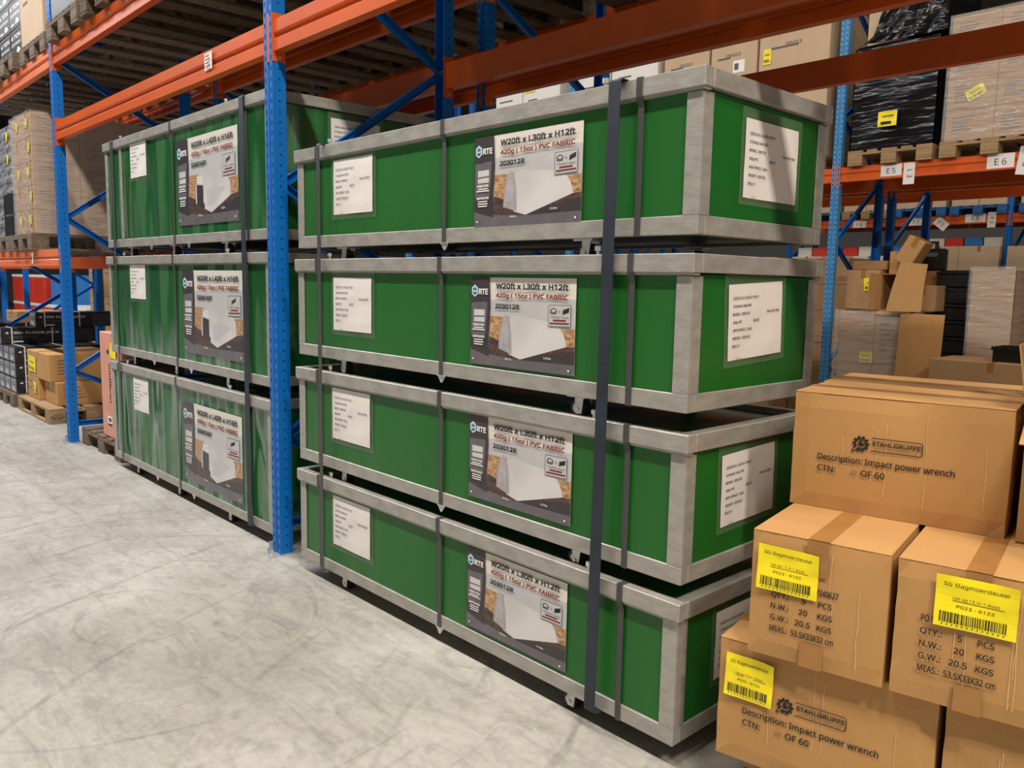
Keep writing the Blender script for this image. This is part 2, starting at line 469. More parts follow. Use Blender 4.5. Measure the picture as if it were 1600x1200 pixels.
def connector_mesh(k):
    def f():
        b = MB()
        b.box(0, .004, -.002, .06, -.045, .175, k)
        b.box(-.04, .004, -.006, -.002, -.045, .175, k)
        for i in range(4):
            b.add([(-.024, -.0065, -.03 + i * .05), (-.016, -.0065, -.03 + i * .05), (-.016, -.0065, -.006 + i * .05), (-.024, -.0065, -.006 + i * .05)], [(0, 1, 2, 3)], 'hole')
        b.cyl((.004, .028, -.028), (.011, .028, -.028), .009, 'bolt', 6)
        return b.mesh('connector')
    return cached(('conn', k), f)
def beam(x0, x1, y, z, label, k='orange', flip=False, group=None):
    """box beam between the posts; its stepped face looks to -y (or +y when flipped)"""
    L = round(x1 - x0, 4)
    t = thing('rack_beam', label, 'rack beam', (x0 if not flip else x1, y, z), PI if flip else 0, group)
    t['kind'] = 'thing'
    part('box_section', beam_mesh(L, k), t)
    part('connector', connector_mesh(k), t)
    o = part('connector', connector_mesh(k), t, (L, 0, 0)); o.scale = (-1, 1, 1)
    return t
def plate_label(t, s, x, z, w=.20, h=.11, rot=0.0, size=.085, sx=None):
    b = MB()
    def f():
        q = MB(); q.face((0, 0, 0), (1, 0, 0), (0, 0, 1))
        q.rect(-w / 2, -h / 2, w / 2, h / 2, 0, 'paper')
        return q
    p = part('location_label', f(), t, (x, -.0025, z), (0, rot, 0))
    q = MB(); q.face((0, 0, 0), (1, 0, 0), (0, 0, 1))
    q.text(s, 0, -size * .36, size, .0006, 'ink', .0, 'c')
    part('lettering', q, p)
    return p

XF = (-13.58, -9.88, -6.18, -2.48, 1.22)
HF = 5.4
frame_names = {-13.58: 'farthest along the aisle', -9.88: 'beyond the black jack boxes',
               -6.18: 'beside the salmon carton', -2.48: 'between the two stacks of green crates',
               1.22: 'past the wrench cartons'}
for x in XF:
    frame(x, .02, 1.1, HF, 'blue perforated rack frame on the aisle, ' + frame_names[x])
    frame(x, 1.36, 1.1, HF, 'blue rack frame of the second row, in line ' + frame_names[x])
A, B, Cc = 2.475, 3.055, 1.475
def bay(i):
    return XF[i] + .04, XF[i + 1] - .04
bn = {0: 'in the farthest bay', 1: 'in the jack box bay', 2: 'over the taller crates', 3: 'over the four-high crates'}
for i in (2, 3):
    x0, x1 = bay(i)
    tb = beam(x0, x1, .027, A, 'orange box beam %s, front lower one' % bn[i])
    if i == 2:
        p = part('paper_sticker', MB().face((0, 0, 0), (1, 0, 0), (0, 0, 1)).sheet(-.05, -.045, .05, .045, 0, 'paper', 4, 4, .004, 3), tb, (2.97, -.003, .082))
        q = MB().face((0, 0, 0), (1, 0, 0), (0, 0, 1))
        for k in range(4): q.rect(-.03, .022 - k * .018, .02 + .012 * (k % 2), .028 - k * .018, .007, 'red_ink')
        part('printing', q, p)
    beam(x0, x1, 1.112, A, 'orange box beam %s, lower one, front row rear' % bn[i], flip=True)
    beam(x0, x1, 1.367, A, 'orange box beam %s, lower one, second row front' % bn[i])
    beam(x0, x1, 2.452, A, 'orange box beam %s, lower one, second row rear' % bn[i], flip=True)
for i in (0, 1, 2, 3):
    x0, x1 = bay(i)
    kk = 'orange_worn' if i < 2 else 'orange'
    beam(x0, x1, .027, B, 'orange box beam %s, front upper one' % bn[i], kk)
    beam(x0, x1, 1.112, B, 'orange box beam %s, upper one, front row rear' % bn[i], flip=True)
    beam(x0, x1, 1.367, B, 'orange box beam %s, upper one, second row front' % bn[i])
    beam(x0, x1, 2.452, B, 'orange box beam %s, upper one, second row rear' % bn[i], flip=True)
for i in (0, 1):
    x0, x1 = bay(i)
    tb = beam(x0, x1, .027, Cc, 'faded orange beam carrying the wrapped brown carton load' if i == 1 else 'faded orange beam in the farthest bay, beside the beam under the wrapped cartons', 'orange_worn')
    if i == 1:
        part('torn_sticker', MB().face((0, 0, 0), (1, 0, 0), (0, 0, 1)).poly([(-.03, -.05), (.04, -.045), (.03, .0), (.045, .05), (-.02, .04), (.01, .01)], 0, 'white_ink'), tb, (2.75, -.003, .07))
    beam(x0, x1, 1.112, Cc, 'orange beam at the rear under the wrapped carton load' if i == 1 else 'orange beam at the rear of the farthest bay at mid height', flip=True)

# second rack block across the rear aisle, and the third one behind it
EX = (-10.10, -6.40, -2.70, 1.00)
EN = None
for i, x in enumerate(EX):
    n = ['beyond the tall crates', 'seen over the lids of the near crates', 'right behind the near green crates', 'beyond the wrench cartons'][i]
    frame(x, 6.30, 1.1, HF, 'pale blue rack frame across the rear aisle, ' + n, key='blue_pale')
    frame(x, 7.66, 1.1, HF, 'blue back-to-back frame across the rear aisle, ' + n)
FX = (-10.33, -6.63, -2.93, .77)
for i, x in enumerate(FX):
    frame(x, 12.6, 1.1, HF, 'distant blue rack frame of the last row, ' + ['farthest along it', 'hidden behind the green crates', 'beside the tall plain cartons', 'past the tall plain cartons'][i])
for i in range(3):
    x0, x1 = EX[i] + .04, EX[i + 1] - .04
    w = ['farthest bay', 'behind the green crates', 'with plates E 5 and E 6'][i]
    t = beam(x0, x1, 6.307, A, 'orange beam across the rear aisle, front one, ' + w)
    if i == 2:
        plate_label(t, 'E 5', .51, .075)
        plate_label(t, 'E 6', 1.46, .075, .22, .125, 0, .095)
        plate_label(t, 'E 1', .68, .03, .20, .105, PI / 2 * -1, .085)
        plate_label(t, 'E 2', 1.66, .06, .24, .13, PI / 2 * -1 + .12, .10)
    beam(x0, x1, 7.392, A, 'orange beam across the rear aisle, rear one, ' + w, flip=True)
    beam(x0, x1, 7.667, A, 'orange back-to-back beam across the rear aisle, near one, ' + w)
    beam(x0, x1, 8.752, A, 'orange back-to-back beam across the rear aisle, far one, ' + w, flip=True)
    x0, x1 = FX[i] + .04, FX[i + 1] - .04
    w = ['farthest bay', 'with plates F 6 to F 8', 'past plate F 4'][i]
    t = beam(x0, x1, 12.607, A, 'distant orange beam of the last row, front one, ' + w)
    if i == 1:
        plate_label(t, 'F 6', 1.30, .06, .24, .12, 0, .10)
        plate_label(t, 'F 7', 2.26, .07, .24, .13, 0, .10)
        plate_label(t, 'F 3', 2.66, .02, .22, .15, .7, .10)
        plate_label(t, 'F 8', 3.17, .085, .30, .13, 0, .11)
        plate_label(t, 'F 4', 3.41, .05, .24, .12, PI / 2 * -1, .10)
    beam(x0, x1, 13.692, A, 'distant orange beam of the last row, rear one, ' + w, flip=True)

# ------------------------------------------------------------------ green crates
def rte_poster(s, model, dp):
    """printed poster 0.5 x 0.3 times s, lower left corner at 0,0"""
    b = MB(); b.face((0, 0, 0), (1, 0, 0), (0, 0, 1))
    b.sheet(0, 0, .5 * s, .3 * s, 0, 'cream', 10, 6, .0006, 1)
    base = b
    q = MB(); q.face((0, -.0012, 0), (1, 0, 0), (0, 0, 1))
    S = lambda pts: [(x * s, y * s) for x, y in pts]
    e = [0.0]
    def P(pts, k):
        e[0] += .00012; q.poly(S(pts), e[0], k)
    P([(.1, .165), (.5, .19), (.5, .235), (.1, .225)], 'haze')
    P([(.1, .1), (.5, .1), (.5, .2), (.1, .17)], 'haze')
    P([(.1, .08), (.23, .06), (.2, .17), (.1, .17)], 'dusk')
    P([(.43, .06), (.5, .06), (.5, .145), (.43, .14)], 'dusk')
    P([(.1, .03), (.5, .03), (.5, .09), (.43, .085), (.3, .05), (.2, .075), (.1, .10)], 'field')
    P([(.26, .04), (.5, .075), (.5, .03), (.26, .03)], 'char')
    if not dp:
        arc = [(.30 + .15 * math.sin(a) , .085 + .075 * math.cos(a)) for a in [i * PI / 16 for i in range(0, 9)]]
        P([(.2, .045)] + [(.2, .165), (.235, .178)] + [(.30, .17)] + [(.40, .162), (.435, .145), (.455, .12), (.465, .088)] + [(.255, .032)], 'tent')
        P([(.148, .062), (.152, .11), (.162, .15), (.178, .177), (.192, .172), (.204, .15), (.212, .11), (.214, .045)], 'tent_grey')
        for k in range(3):
            P([(.165 + k * .012, .08), (.168 + k * .012, .08), (.172 + k * .01, .15), (.169 + k * .01, .15)], 'tent')
    else:
        P([(.16, .07), (.16, .13), (.2, .19), (.3, .175), (.27, .14), (.26, .07)], 'tent')
        P([(.17, .065), (.225, .055), (.225, .13), (.17, .135)], 'char')
        P([(.235, .05), (.235, .13), (.29, .18), (.39, .165), (.44, .13), (.445, .085), (.29, .035)], 'tent')
        P([(.255, .06), (.255, .11), (.33, .125), (.4, .11), (.30, .058)], 'haze')
        for k in range(3):
            P([(.172, .142 + k * .008), (.222, .138 + k * .008), (.222, .142 + k * .008), (.172, .146 + k * .008)], 'white_ink')
    band = [(i / 12 * .5, .05 - .024 * math.sin(min(1, i / 7) * PI / 2) + .008 * (i / 12)) for i in range(13)]
    P([(0, 0), (.5, 0)] + band[::-1], 'char2')
    P([(0, .052), (.1, .03), (.098, .11), (.105, .2), (.098, .3), (0, .3)], 'char')
    P([(.004, .212), (.088, .218), (.086, .166), (.078, .10), (.004, .10)], 'char2')
    P([(.018, .148), (.075, .148), (.075, .19), (.018, .19)], 'tent')
    P([(.018, .163), (.075, .165), (.075, .17), (.018, .168)], 'char2')
    hx = lambda cx, cy, r: [(cx + r * .87 * math.cos(PI / 6 + i * PI / 3) , cy + r * math.sin(PI / 6 + i * PI / 3)) for i in range(6)]
    P(hx(.022, .254, .021), 'white_ink'); P(hx(.022, .254, .018), 'blue_ink')
    for k in range(3):
        P([(.011, .246 + k * .007), (.022, .240 + k * .007), (.033, .246 + k * .007), (.022, .252 + k * .007)], ('char', 'blue_ink', 'char2')[k])
    P([(.385, .148), (.482, .150), (.482, .218), (.385, .216)], 'grey_ink'); P([(.387, .150), (.480, .152), (.480, .216), (.387, .214)], 'haze')
    if not dp:
        P([(.395, .187), (.419, .187), (.423, .199), (.415, .207), (.399, .207), (.392, .199)], 'grey_ink')
        P([(.400, .195), (.415, .195), (.415, .203), (.400, .203)], 'haze')
        P([(.447, .187), (.474, .195), (.476, .210), (.449, .202)], 'ink')
    else:
        P([(.412, .186), (.446, .198), (.448, .211), (.414, .198)], 'ink'); P([(.414, .188), (.421, .191), (.421, .204), (.414, .201)], 'grey_ink')
    P([(.392, .156), (.476, .158), (.476, .163), (.392, .161)], 'red_ink')
    P([(.406, .166), (.462, .167), (.462, .172), (.406, .171)], 'red_ink')
    for x, y in ((.018, .018), (.478, .014)):
        P([(x + .004 * math.cos(i * PI / 3), y + .004 * math.sin(i * PI / 3)) for i in range(6)], 'white_ink')
    h = e[0] + .0002
    def T(t, x, y, size, k, bold=.02, align='l', width=None, lean=0):
        q.text(t, x * s, y * s, size * s, h, k, bold, align, None if width is None else width * s, lean)
    T('RTE', .046, .243, .031, 'white_ink', .035, width=.046)
    T('GREATER', .046, .134, .0125, 'white_ink', .04, 'c', .058)
    T('IMPROVED', .046, .093, .0125, 'white_ink', .04, 'c', .062)
    for k, (y, w) in enumerate(((.126, .05), (.119, .066), (.084, .048), (.076, .052), (.068, .046))):
        q.rect((.046 - w / 2) * s, y * s, (.046 + w / 2) * s, (y + .0035) * s, h, 'white_ink')
    T('W20ft x L%sft x H%sft' % (('40', '16') if dp else ('30', '12')), .135, .263, .030, 'ink', .042, width=.335)
    T('420g ( 15oz ) PVC FABRIC', .135, .234, .024, 'red_ink', .042, width=.335)
    T(model, .132, .197, .025, 'ink', .04, width=.118 if not dp else .125)
    if not dp: T('>', .434, .190, .022, 'ink', .0, 'c')
    T('170x42x1.5mm' if not dp else 'x 42 x 1.5mm', .434, .176, .010, 'ink', 0, 'c', .078)
    T('W 6.1m', .20, .026, .011, 'white_ink', .02, 'c', lean=0)
    T('L 9.15m' if not dp else 'L 12.2m', .385, .043, .011, 'white_ink', .02, 'c')
    return base.mesh('poster'), q.mesh('printing')

def order_sheet(w, h, far):
    b = MB().face((0, 0, 0), (1, 0, 0), (0, 0, 1)); b.sheet(0, 0, w, h, 0, 'paper', 6, 6, .003, 5)
    q = MB().face((0, -.0042, 0), (1, 0, 0), (0, 0, 1))
    ls = ['ORDER NO.:SHGPLV-TH011', 'STORAGE SHELTER', 'MODEL: ' + ('S204016DP' if far else '203012R'), '420g PVC', 'ARCH SPACE: 1.83m', 'WEIGHT : ' + ('822' if far else '438') + ' KGS', 'BOX:1/1']
    sz = h * .062
    for i, l in enumerate(ls):
        y = h * (.80 - i * .105)
        q.text(l, w * .07, y, sz, 0, 'ink', .008)
        if i == 2: q.text('Item No:7400', w * .93, y, sz, 0, 'ink', .008, 'r')
        if i == 3: q.text('WHITE', w * .44, y, sz, 0, 'ink', .008)
    k = MB().face((0, .0012, 0), (1, 0, 0), (0, 0, 1)); k.sheet(-.018, -.02, w + .022, h + .03, 0, 'pocket', 4, 4, .002, 9)
    return b.mesh('order_sheet'), q.mesh('printing'), k.mesh('plastic_pocket')

def caster_mesh():
    b = MB()
    b.box(-.04, .04, -.022, .045, .064, .071, 'zinc', .001)
    for y in (-.018, .026): b.prism([(-.006, .064), (.030, .064), (.022, .014), (-.004, .014)], 'y', y, y + .003, 'zinc')
    b.cyl((.006, -.022, .028), (.006, .033, .028), .006, 'bolt', 8)
    return b.mesh('caster')
def wheel_mesh():
    return MB().cyl((.0, -.012, .029), (.0, .022, .029), .029, 'rubber', 18).cyl((.0, -.0135, .029), (.0, -.012, .029), .018, 'zinc', 14).mesh('wheel')

def crate(far, L, D, H, loc, rz, label, rail=.05, thin=(), poster=None, sheets=(), end_sheet=None, casters=(), clips=(), bars=(), seed=0):
    """steel-framed crate; local x runs from -L to 0 along the front, y into the rack"""
    g = 'film_green' if far else 'green'
    t = thing('shelter_crate', label, 'crate', loc, rz, None)
    r, lo, c = rail, .012, .002
    w = rail
    z1 = H - rail - .009
    def C(key, fn): return cached(('crate', far, L, D, H, key), fn)
    # base rails
    for n, a in (('front', (-L, 0, 0, .035)), ('back', (-L, 0, D - .035, D))):
        part('bottom_rail', C('br' + n, lambda: MB().box(a[0], a[1], a[2], a[3], 0, r, 'steel', c).mesh('bottom_rail')), t)
    for x in (-L, -.035):
        part('bottom_rail', C('bs%f' % x, lambda: MB().box(x, x + .035, .0355, D - .0355, 0, r, 'steel', c).mesh('bottom_rail')), t)
    part('base_panel', C('bp', lambda: MB().box(-L + .03, -.03, .03, D - .03, .012, .02, 'steel').mesh('base_panel')), t)
    for x in (-L, 0):
        for y in (0, D):
            def post():
                b = MB(); sx = 1 if x < 0 else -1; sy = 1 if y == 0 else -1
                b.box(x, x + sx * w, y, y + sy * .005, r, z1, 'steel', .001); b.box(x, x + sx * .005, y + sy * .005, y + sy * w, r, z1, 'steel', .001)
                return b.mesh('corner_post')
            part('corner_post', C(('cp', x, y), post), t)
    def panel(kind):
        b = MB(); b.face((0, 0, 0), (1, 0, 0), (0, 0, 1))
        if kind == 'f':
            b.sheet(-L + .01, r - .01, -.01, z1 + .005, -.008, g, 24, 6, .004 if far else .0025, 2.0)
        elif kind == 'b': b.X = Matrix.Identity(4); b.box(-L + .01, -.01, D - .012, D - .006, r - .01, z1 + .005, g)
        elif kind == 'l': b.X = Matrix.Identity(4); b.box(-L + .006, -L + .012, .01, D - .01, r - .01, z1 + .005, g)
        else:
            b.face((0, 0, 0), (0, 1, 0), (0, 0, 1)); b.sheet(.01, r - .01, D - .01, z1 + .005, -.008, g, 8, 6, .003, 4.0)
        return b.mesh('side_panel', kind in 'fr')
    for kd in 'fblr': part('side_panel', C('pn' + kd, lambda: panel(kd)), t)
    # lid
    lid = part('lid', C('lid', lambda: MB().box(-L, 0, 0, D, H - .032, H - .021, g).mesh('lid')), t)
    for n, a in (('f', (-L - lo, lo, -lo, .03)), ('b', (-L - lo, lo, D - .03, D + lo))):
        part('lid_rail', C('lr' + n, lambda: MB().box(a[0], a[1], a[2], a[3], H - rail, H, 'steel', c).box(a[0] + .005, a[1] - .005, a[2] + .005, a[3] - .005, H - rail - .007, H - rail - .0002, 'steel').mesh('lid_rail')), lid)
    for n, a in (('l', (-L - lo, -L + .03)), ('r', (-.03, lo))):
        part('lid_rail', C('lr' + n, lambda: MB().box(a[0], a[1], .0305, D - .0305, H - rail, H, 'steel', c).mesh('lid_rail')), lid)
    # thin binding straps over the lid rail and down to the base rail
    for x in thin:
        b = MB()
        b.ribbon([(.12, H - .0185), (.034, H - .0185), (.0285, H + .0012), (-lo - .001, H + .0012), (-lo - .0012, H - rail), (-.0016, H - rail - .025), (-.0014, .0), (-.0014, -.0015), (.04, -.0016)], .021 if not far else .024, 'strap', .0012, 'x', 0)
        part('binding_strap', b, t, (x, 0, 0))
    for x in clips:
        b = MB(); b.prism([(-.022, 0), (.022, 0), (.003, -.024), (-.003, -.024)], 'y', .001, .005, 'zinc')
        b.prism([(-.022, 0), (.022, 0), (.018, .004), (-.018, .004)], 'y', -.003, .03, 'zinc')
        part('strap_clip', b, t, (x, 0, -.0018))
    for x in bars:
        part('joint_bar', MB().box(x - .02, x + .02, -.001, .006, r, z1 + .002, 'steel', .001), t)
    for x in casters:
        for y in (.045, D - .05):
            k = part('caster', cached('caster', caster_mesh), t, (x, y, -.071), (0, 0, 0 if y < .1 else PI))
            part('wheel', cached('wheel', wheel_mesh), k)
    for x in (casters[0] - .075, casters[-1] + .085):
        part('lid_pin', cached('pin', lambda: MB().cyl((0, 0, 0), (0, 0, .02), .005, 'bolt', 8).cyl((0, 0, .014), (0, 0, .028), .010, 'bolt', 8).mesh('lid_pin')), lid, (x, .012, H - .002))
    if poster:
        s, model, dp, px, pz = poster
        pm, qm = cached(('poster', s, model), lambda: rte_poster(s, model, dp))
        p = part('poster', pm, t, (px, .0025, pz)); part('printing', qm, p)
    for (sx, sz, sw, sh) in sheets:
        a, q, k = cached(('sheet', sw, sh, far), lambda: order_sheet(sw, sh, far))
        p = part('order_sheet', a, t, (sx, .0015, sz)); part('printing', q, p); part('plastic_pocket', k, p)
    if end_sheet:
        sy, sz, sw, sh, ry = end_sheet
        a, q, k = cached(('sheet', sw, sh, far), lambda: order_sheet(sw, sh, far))
        p = part('order_sheet', a, t, (-.0015, sy, sz), (0, ry, PI / 2)); part('printing', q, p); part('plastic_pocket', k, p)
    return t

NEAR = [(.071, 0, 0, 0), (.5588, .001, .004, .0019), (1.0575, .006, -.012, -.0055), (1.547, 0, .010, .0015)]
NH = .4375
near_names = ['bottom', 'second from the bottom', 'third from the bottom', 'top']
for k, (z, dx, dy, a) in enumerate(NEAR):
    crate(False, 2.185, .695, NH, (dx, dy, z), a,
          'green steel-framed crate with 203012R poster, %s of the near stack of four' % near_names[k],
          .052, (-1.995, -1.10, -.205), (1.01, '203012R', False, -.937 + .006 * (k > 1), (.067, .073, .063, .050)[k]),
          [(-1.885 + .015 * (k > 1), (.140, .143, .130, .137)[k], .30, .228)],
          ((.20, .140, .30, .215, 0), (.19, .133, .30, .22, -.03), (.19, .135, .295, .22, -.05), (.215, .115, .30, .222, .0))[k],
          (-1.845, -.437), (-1.10,))
FAR = [(.071, -2.57, .712), (.852, -2.555, .685), (1.602, -2.535, .722)]
for k, (z, x, H) in enumerate(FAR):
    crate(True, 2.51, 1.05, H, (x, .05, z), 0, 'taller green crate with S204016DP poster, %s of the far stack of three' % ('bottom', 'middle', 'top')[k],
          .052, (-2.34, -1.255, -.255), (1.64, 'S204016DP', True, (-3.745, -3.69, -3.72)[k] - x, (.085, .10, .105)[k]),
          [((-4.63, -4.61, -4.52)[k] - x, (.41, .40, .445)[k], .29, .225)], (.34, H - .32, .30, .23, 0),
          (-2.12, -1.36, -.60), (-1.66, -1.05), (-2.19,) if k == 2 else ())

def stack_strap(x, w, key, y0, y1, z0, z1, label, lean=0.0, bow=0.0):
    b = MB()
    pts = [(.3, z1 + .001), (y0 + .002, z1 + .001), (y0 - .002, z1 - .004)]
    n = 24
    for i in range(1, n):
        q = i / n
        pts.append((y0 - .003 - bow * math.sin(q * PI), z1 + (z0 - z1) * q))
    pts += [(y0 - .002, z0 + .003), (y0 + .004, z0 - .0012), (.3, z0 - .0012)]
    b.ribbon(pts, w, key, .0016, 'x', 0)
    for i, p in enumerate(b.v): b.v[i] = (p[0] + lean * (p[2] - z0), p[1], p[2])
    solo('stack_strap', b, label, 'strap', (x, 0, 0))
stack_strap(-.294, .044, 'navy', -.029, 0, .071, 1.9845, 'wide dark navy strap around the near stack of four crates, right end', .012)
stack_strap(-1.928, .026, 'strap', -.029, 0, .071, 1.9845, 'narrow dark strap around the near stack of four crates, left end', -.002)
stack_strap(-2.805, .05, 'navy', .033, 0, .071, 2.324, 'wide dark strap around the taller far stack, beside its posters', .0)
stack_strap(-4.84, .03, 'strap', .033, 0, .071, 2.324, 'dark strap around the taller far stack, at its far left end', .0)

# ------------------------------------------------------------------ pallets
def pallet_parts(W, D, key):
    """long boards run along y (depth D); W across"""
    out = []
    bw = .145 * min(1, W / .8)
    for i, w in enumerate((bw, .10, bw, .10, bw)):
        x = -W / 2 + (W - bw) * i / 4 + (bw - w) / 2
        out.append(('board', MB().box(x, x + w, 0, D, .122, .144, key, .002)))
    for y in (0, D / 2 - .0725, D - .145):
        out.append(('cross_board', MB().box(-W / 2, W / 2, y, y + .145, .1005, .1218, key, .002)))
    for x in (-W / 2, -bw / 2, W / 2 - bw):
        for y in (0, D / 2 - .0725, D - .145):
            out.append(('block', MB().box(x, x + bw, y, y + .145, .0222, .1003, key, .003)))
        out.append(('bottom_board', MB().box(x, x + bw, 0, D, 0, .022, key, .002)))
    return [(n, m.mesh(n)) for n, m in out]
def pallet(x, y, z, label, W=.8, D=1.2, key='wood', rz=0, group=None):
    t = thing('wooden_pallet', label, 'pallet', (x, y, z), rz, group)
    for n, me in cached(('pallet', W, D, key), lambda: pallet_parts(W, D, key)):
        part(n, me, t)
    return t

# ------------------------------------------------------------------ wrench cartons (front right)
def soft_box(w, d, h, key, seed, amp=.0035, nx=12, ny=8, nz=8):
    """carton body, front lower left corner at 0,0,0; slightly bowed faces and crushed edges"""
    b = MB()
    def q(p):
        x, y, z = p
        n = noise.noise(Vector((x * 5 + seed, y * 5, z * 5 + seed)))
        f = amp
        ex = min(x, w - x); ey = min(y, d - y); ez = min(z, h - z)
        bow = math.sin(PI * x / w) * math.sin(PI * z / h) * .004 if ey < 1e-6 else 0
        e = sorted((ex, ey, ez))
        pull = .003 if e[1] < 1e-6 else 0
        jit = noise.noise(Vector((x * 14 + seed * 3, y * 14, z * 14))) * .0022 if e[1] < 1e-6 else 0
        cx, cy, cz = (w / 2 - x), (d / 2 - y), (h / 2 - z)
        sgn = lambda v: (v > 0) - (v < 0)
        x2 = x + (sgn(cx) * (pull + jit) if ex < 1e-6 else 0)
        y2 = y + (sgn(cy) * (pull + jit) if ey < 1e-6 else 0) - bow + (n * f * .5 if ey < 1e-6 and e[1] > 1e-6 else 0)
        z2 = z + (0 if ez > 1e-6 else 0)
        return (x2, y2, z2)
    def grid(fn, n, m, flip):
        vs = [q(fn(i / n, j / m)) for j in range(m + 1) for i in range(n + 1)]
        fs = [(j * (n + 1) + i, j * (n + 1) + i + 1, (j + 1) * (n + 1) + i + 1, (j + 1) * (n + 1) + i) for j in range(m) for i in range(n)]
        b.add(vs, [f[::-1] for f in fs] if flip else fs, key)
    grid(lambda a, c: (a * w, 0, c * h), nx, nz, False)
    grid(lambda a, c: (a * w, d, c * h), nx, nz, True)
    grid(lambda a, c: (0, a * d, c * h), ny, nz, True)
    grid(lambda a, c: (w, a * d, c * h), ny, nz, False)
    grid(lambda a, c: (a * w, c * d, 0), nx, ny, True)
    grid(lambda a, c: (a * w, c * d, h), nx, ny, False)
    return b.mesh('body', False)

CA = .18157
CU = Vector((math.cos(CA), math.sin(CA), 0)); CN = Vector((math.sin(CA), -math.cos(CA), 0))
def cpos(u, off, z):
    p = Vector((.1834, .2492, 0)) + CU * u + CN * off
    return (p.x, p.y, z)

def gear_logo(q, cx, cy, s, h):
    n = 10; pts = []
    for i in range(n):
        for a, r in ((-.30, .80), (-.20, 1.0), (.20, 1.0), (.30, .80)):
            t = 2 * PI * (i + a) / n
            pts.append((t, r))
    ring = []
    m = len(pts); vs = []; fs = []
    for t, r in pts:
        vs.append((cx + s * r * math.cos(t), cy + s * r * math.sin(t), h)); vs.append((cx + s * .56 * math.cos(t), cy + s * .56 * math.sin(t), h))
    for i in range(m):
        j = (i + 1) % m
        fs.append((2 * i, 2 * j, 2 * j + 1, 2 * i + 1))
    q.add(vs, fs, 'ink')
    # spanner across the gear, pointing down left
    c, sn = math.cos(PI * 1.25), math.sin(PI * 1.25)
    R = lambda x, y: (cx + s * (x * c - y * sn), cy + s * (x * sn + y * c))
    q.poly([R(-.02, -.16), R(1.35, -.16), R(1.42, 0), R(1.35, .16), R(-.02, .16)], h + .0002, 'ink')
    q.poly([R(.30, -.05), R(1.2, -.05), R(1.2, .05), R(.30, .05)], h + .0004, 'card')
    q.poly([R(.1, -.34), R(.1, .34), R(-.22, .40), R(-.45, .26), R(-.2, .12), R(-.2, -.12), R(-.45, -.26), R(-.22, -.40)], h + .0002, 'ink')

def face_print(kind, num, w, h):
    q = MB().face((0, -.0062, 0), (1, 0, 0), (0, 0, 1))
    if kind == 'desc':
        gear_logo(q, .185, .194, .022, 0)
        fr = [(.209, .178), (.331, .178), (.335, .182), (.335, .209), (.331, .213), (.211, .213)]
        for i in range(len(fr) - 1):
            a, c = Vector(fr[i]), Vector(fr[i + 1]); d = (c - a).normalized(); nn = Vector((-d.y, d.x)) * .0011
            q.poly([tuple(a - nn), tuple(c - nn), tuple(c + nn), tuple(a + nn)], 0, 'ink')
        q.text('STAHLGRUPPE', .214, .194, .0165, .0001, 'ink', .035, width=.117)
        q.text('INDUSTRIE WERKZEUGE', .219, .182, .0095, .0001, 'grey_ink', .0, width=.106)
        q.text('Description: Impact power wrench', .075, .138, .0285, 0, 'ink', .012, width=.338)
        q.text('CTN:', .076, .106, .0285, 0, 'ink', .012)
        if num: q.text(num, .160, .106, .021, 0, 'grey_ink', -.01, lean=.25)
        q.text('OF 60', .190, .106, .0285, 0, 'ink', .012)
    else:
        x0 = .059
        rows = [('PO NO.: NL181477240627', None, None), ('QTY.:', '5', 'PCS'), ('N.W.:', '20', 'KGS'), ('G.W.:', '20.5', 'KGS'), ('MEAS.:  53.5X33X32 cm', None, None)]
        for i, (a, b_, c) in enumerate(rows):
            y = .190 - i * .0295
            if b_ is None: q.text(a, x0, y, .026, 0, 'ink', .012, width=.160 if i == 0 else .155)
            else:
                q.text(a, x0, y, .024, 0, 'ink', .012)
                q.text(b_, x0 + .080, y, .024, 0, 'ink', .012, 'c'); q.text(c, x0 + .115, y, .024, 0, 'ink', .012)
    return q.mesh('printing')

def yellow_label(t, u, v, w, h, rot, seed, title='SG Slagmoersleutel', y=-.0085, curl=0.012):
    b = MB().face((0, 0, 0), (1, 0, 0), (0, 0, 1))
    fn = lambda a, c: curl * (max(0, a - .75) * max(0, c - .5) * 8) * .6 + curl * .25 * max(0, .25 - c) * max(0, .3 - a) * 10
    b.sheet(0, 0, w, h, 0, 'yellow', 12, 10, .003, seed, fn)
    p = part('yellow_label', b, t, (u, y, v), (0, rot, 0), label='yellow barcode label')
    q = MB().face((0, 0, 0), (1, 0, 0), (0, 0, 1))
    q.text(title, w * .10, h * .80, h * .125, 0, 'ink', 0, width=w * .78)
    q.text('Let op ! 5 in 1 doos', w * .5, h * .56, h * .085, 0, 'ink', -.005, 'c', w * .56)
    q.rect(w * .22, h * .525, w * .84, h * .537, 0, 'red_ink')
    q.text('P023 - 6122', w * .5, h * .40, h * .105, 0, 'ink', .0, 'c', w * .46)
    rnd = random.Random(seed); x = w * .07
    while x < w * .88:
        bw = rnd.choice((.0008, .0014, .0022, .003))
        q.rect(x, h * .10, x + bw, h * .30, 0, 'ink'); x += bw + rnd.choice((.0010, .0016, .0024))
    for i in range(13): q.rect(w * (.1 + i * .062), h * .05, w * (.1 + i * .062) + .003, h * .075, 0, 'grey_ink')
    # lay the print on the curled sheet
    for i, pnt in enumerate(q.v):
        a, c = pnt[0] / w, pnt[2] / h
        z = .003 * (noise.noise(Vector((a * 2.3 + seed, c * 2.3, seed))) + .6) + fn(a, c)
        q.v[i] = (pnt[0], -z - .0008, pnt[2])
    part('printing', q, p)

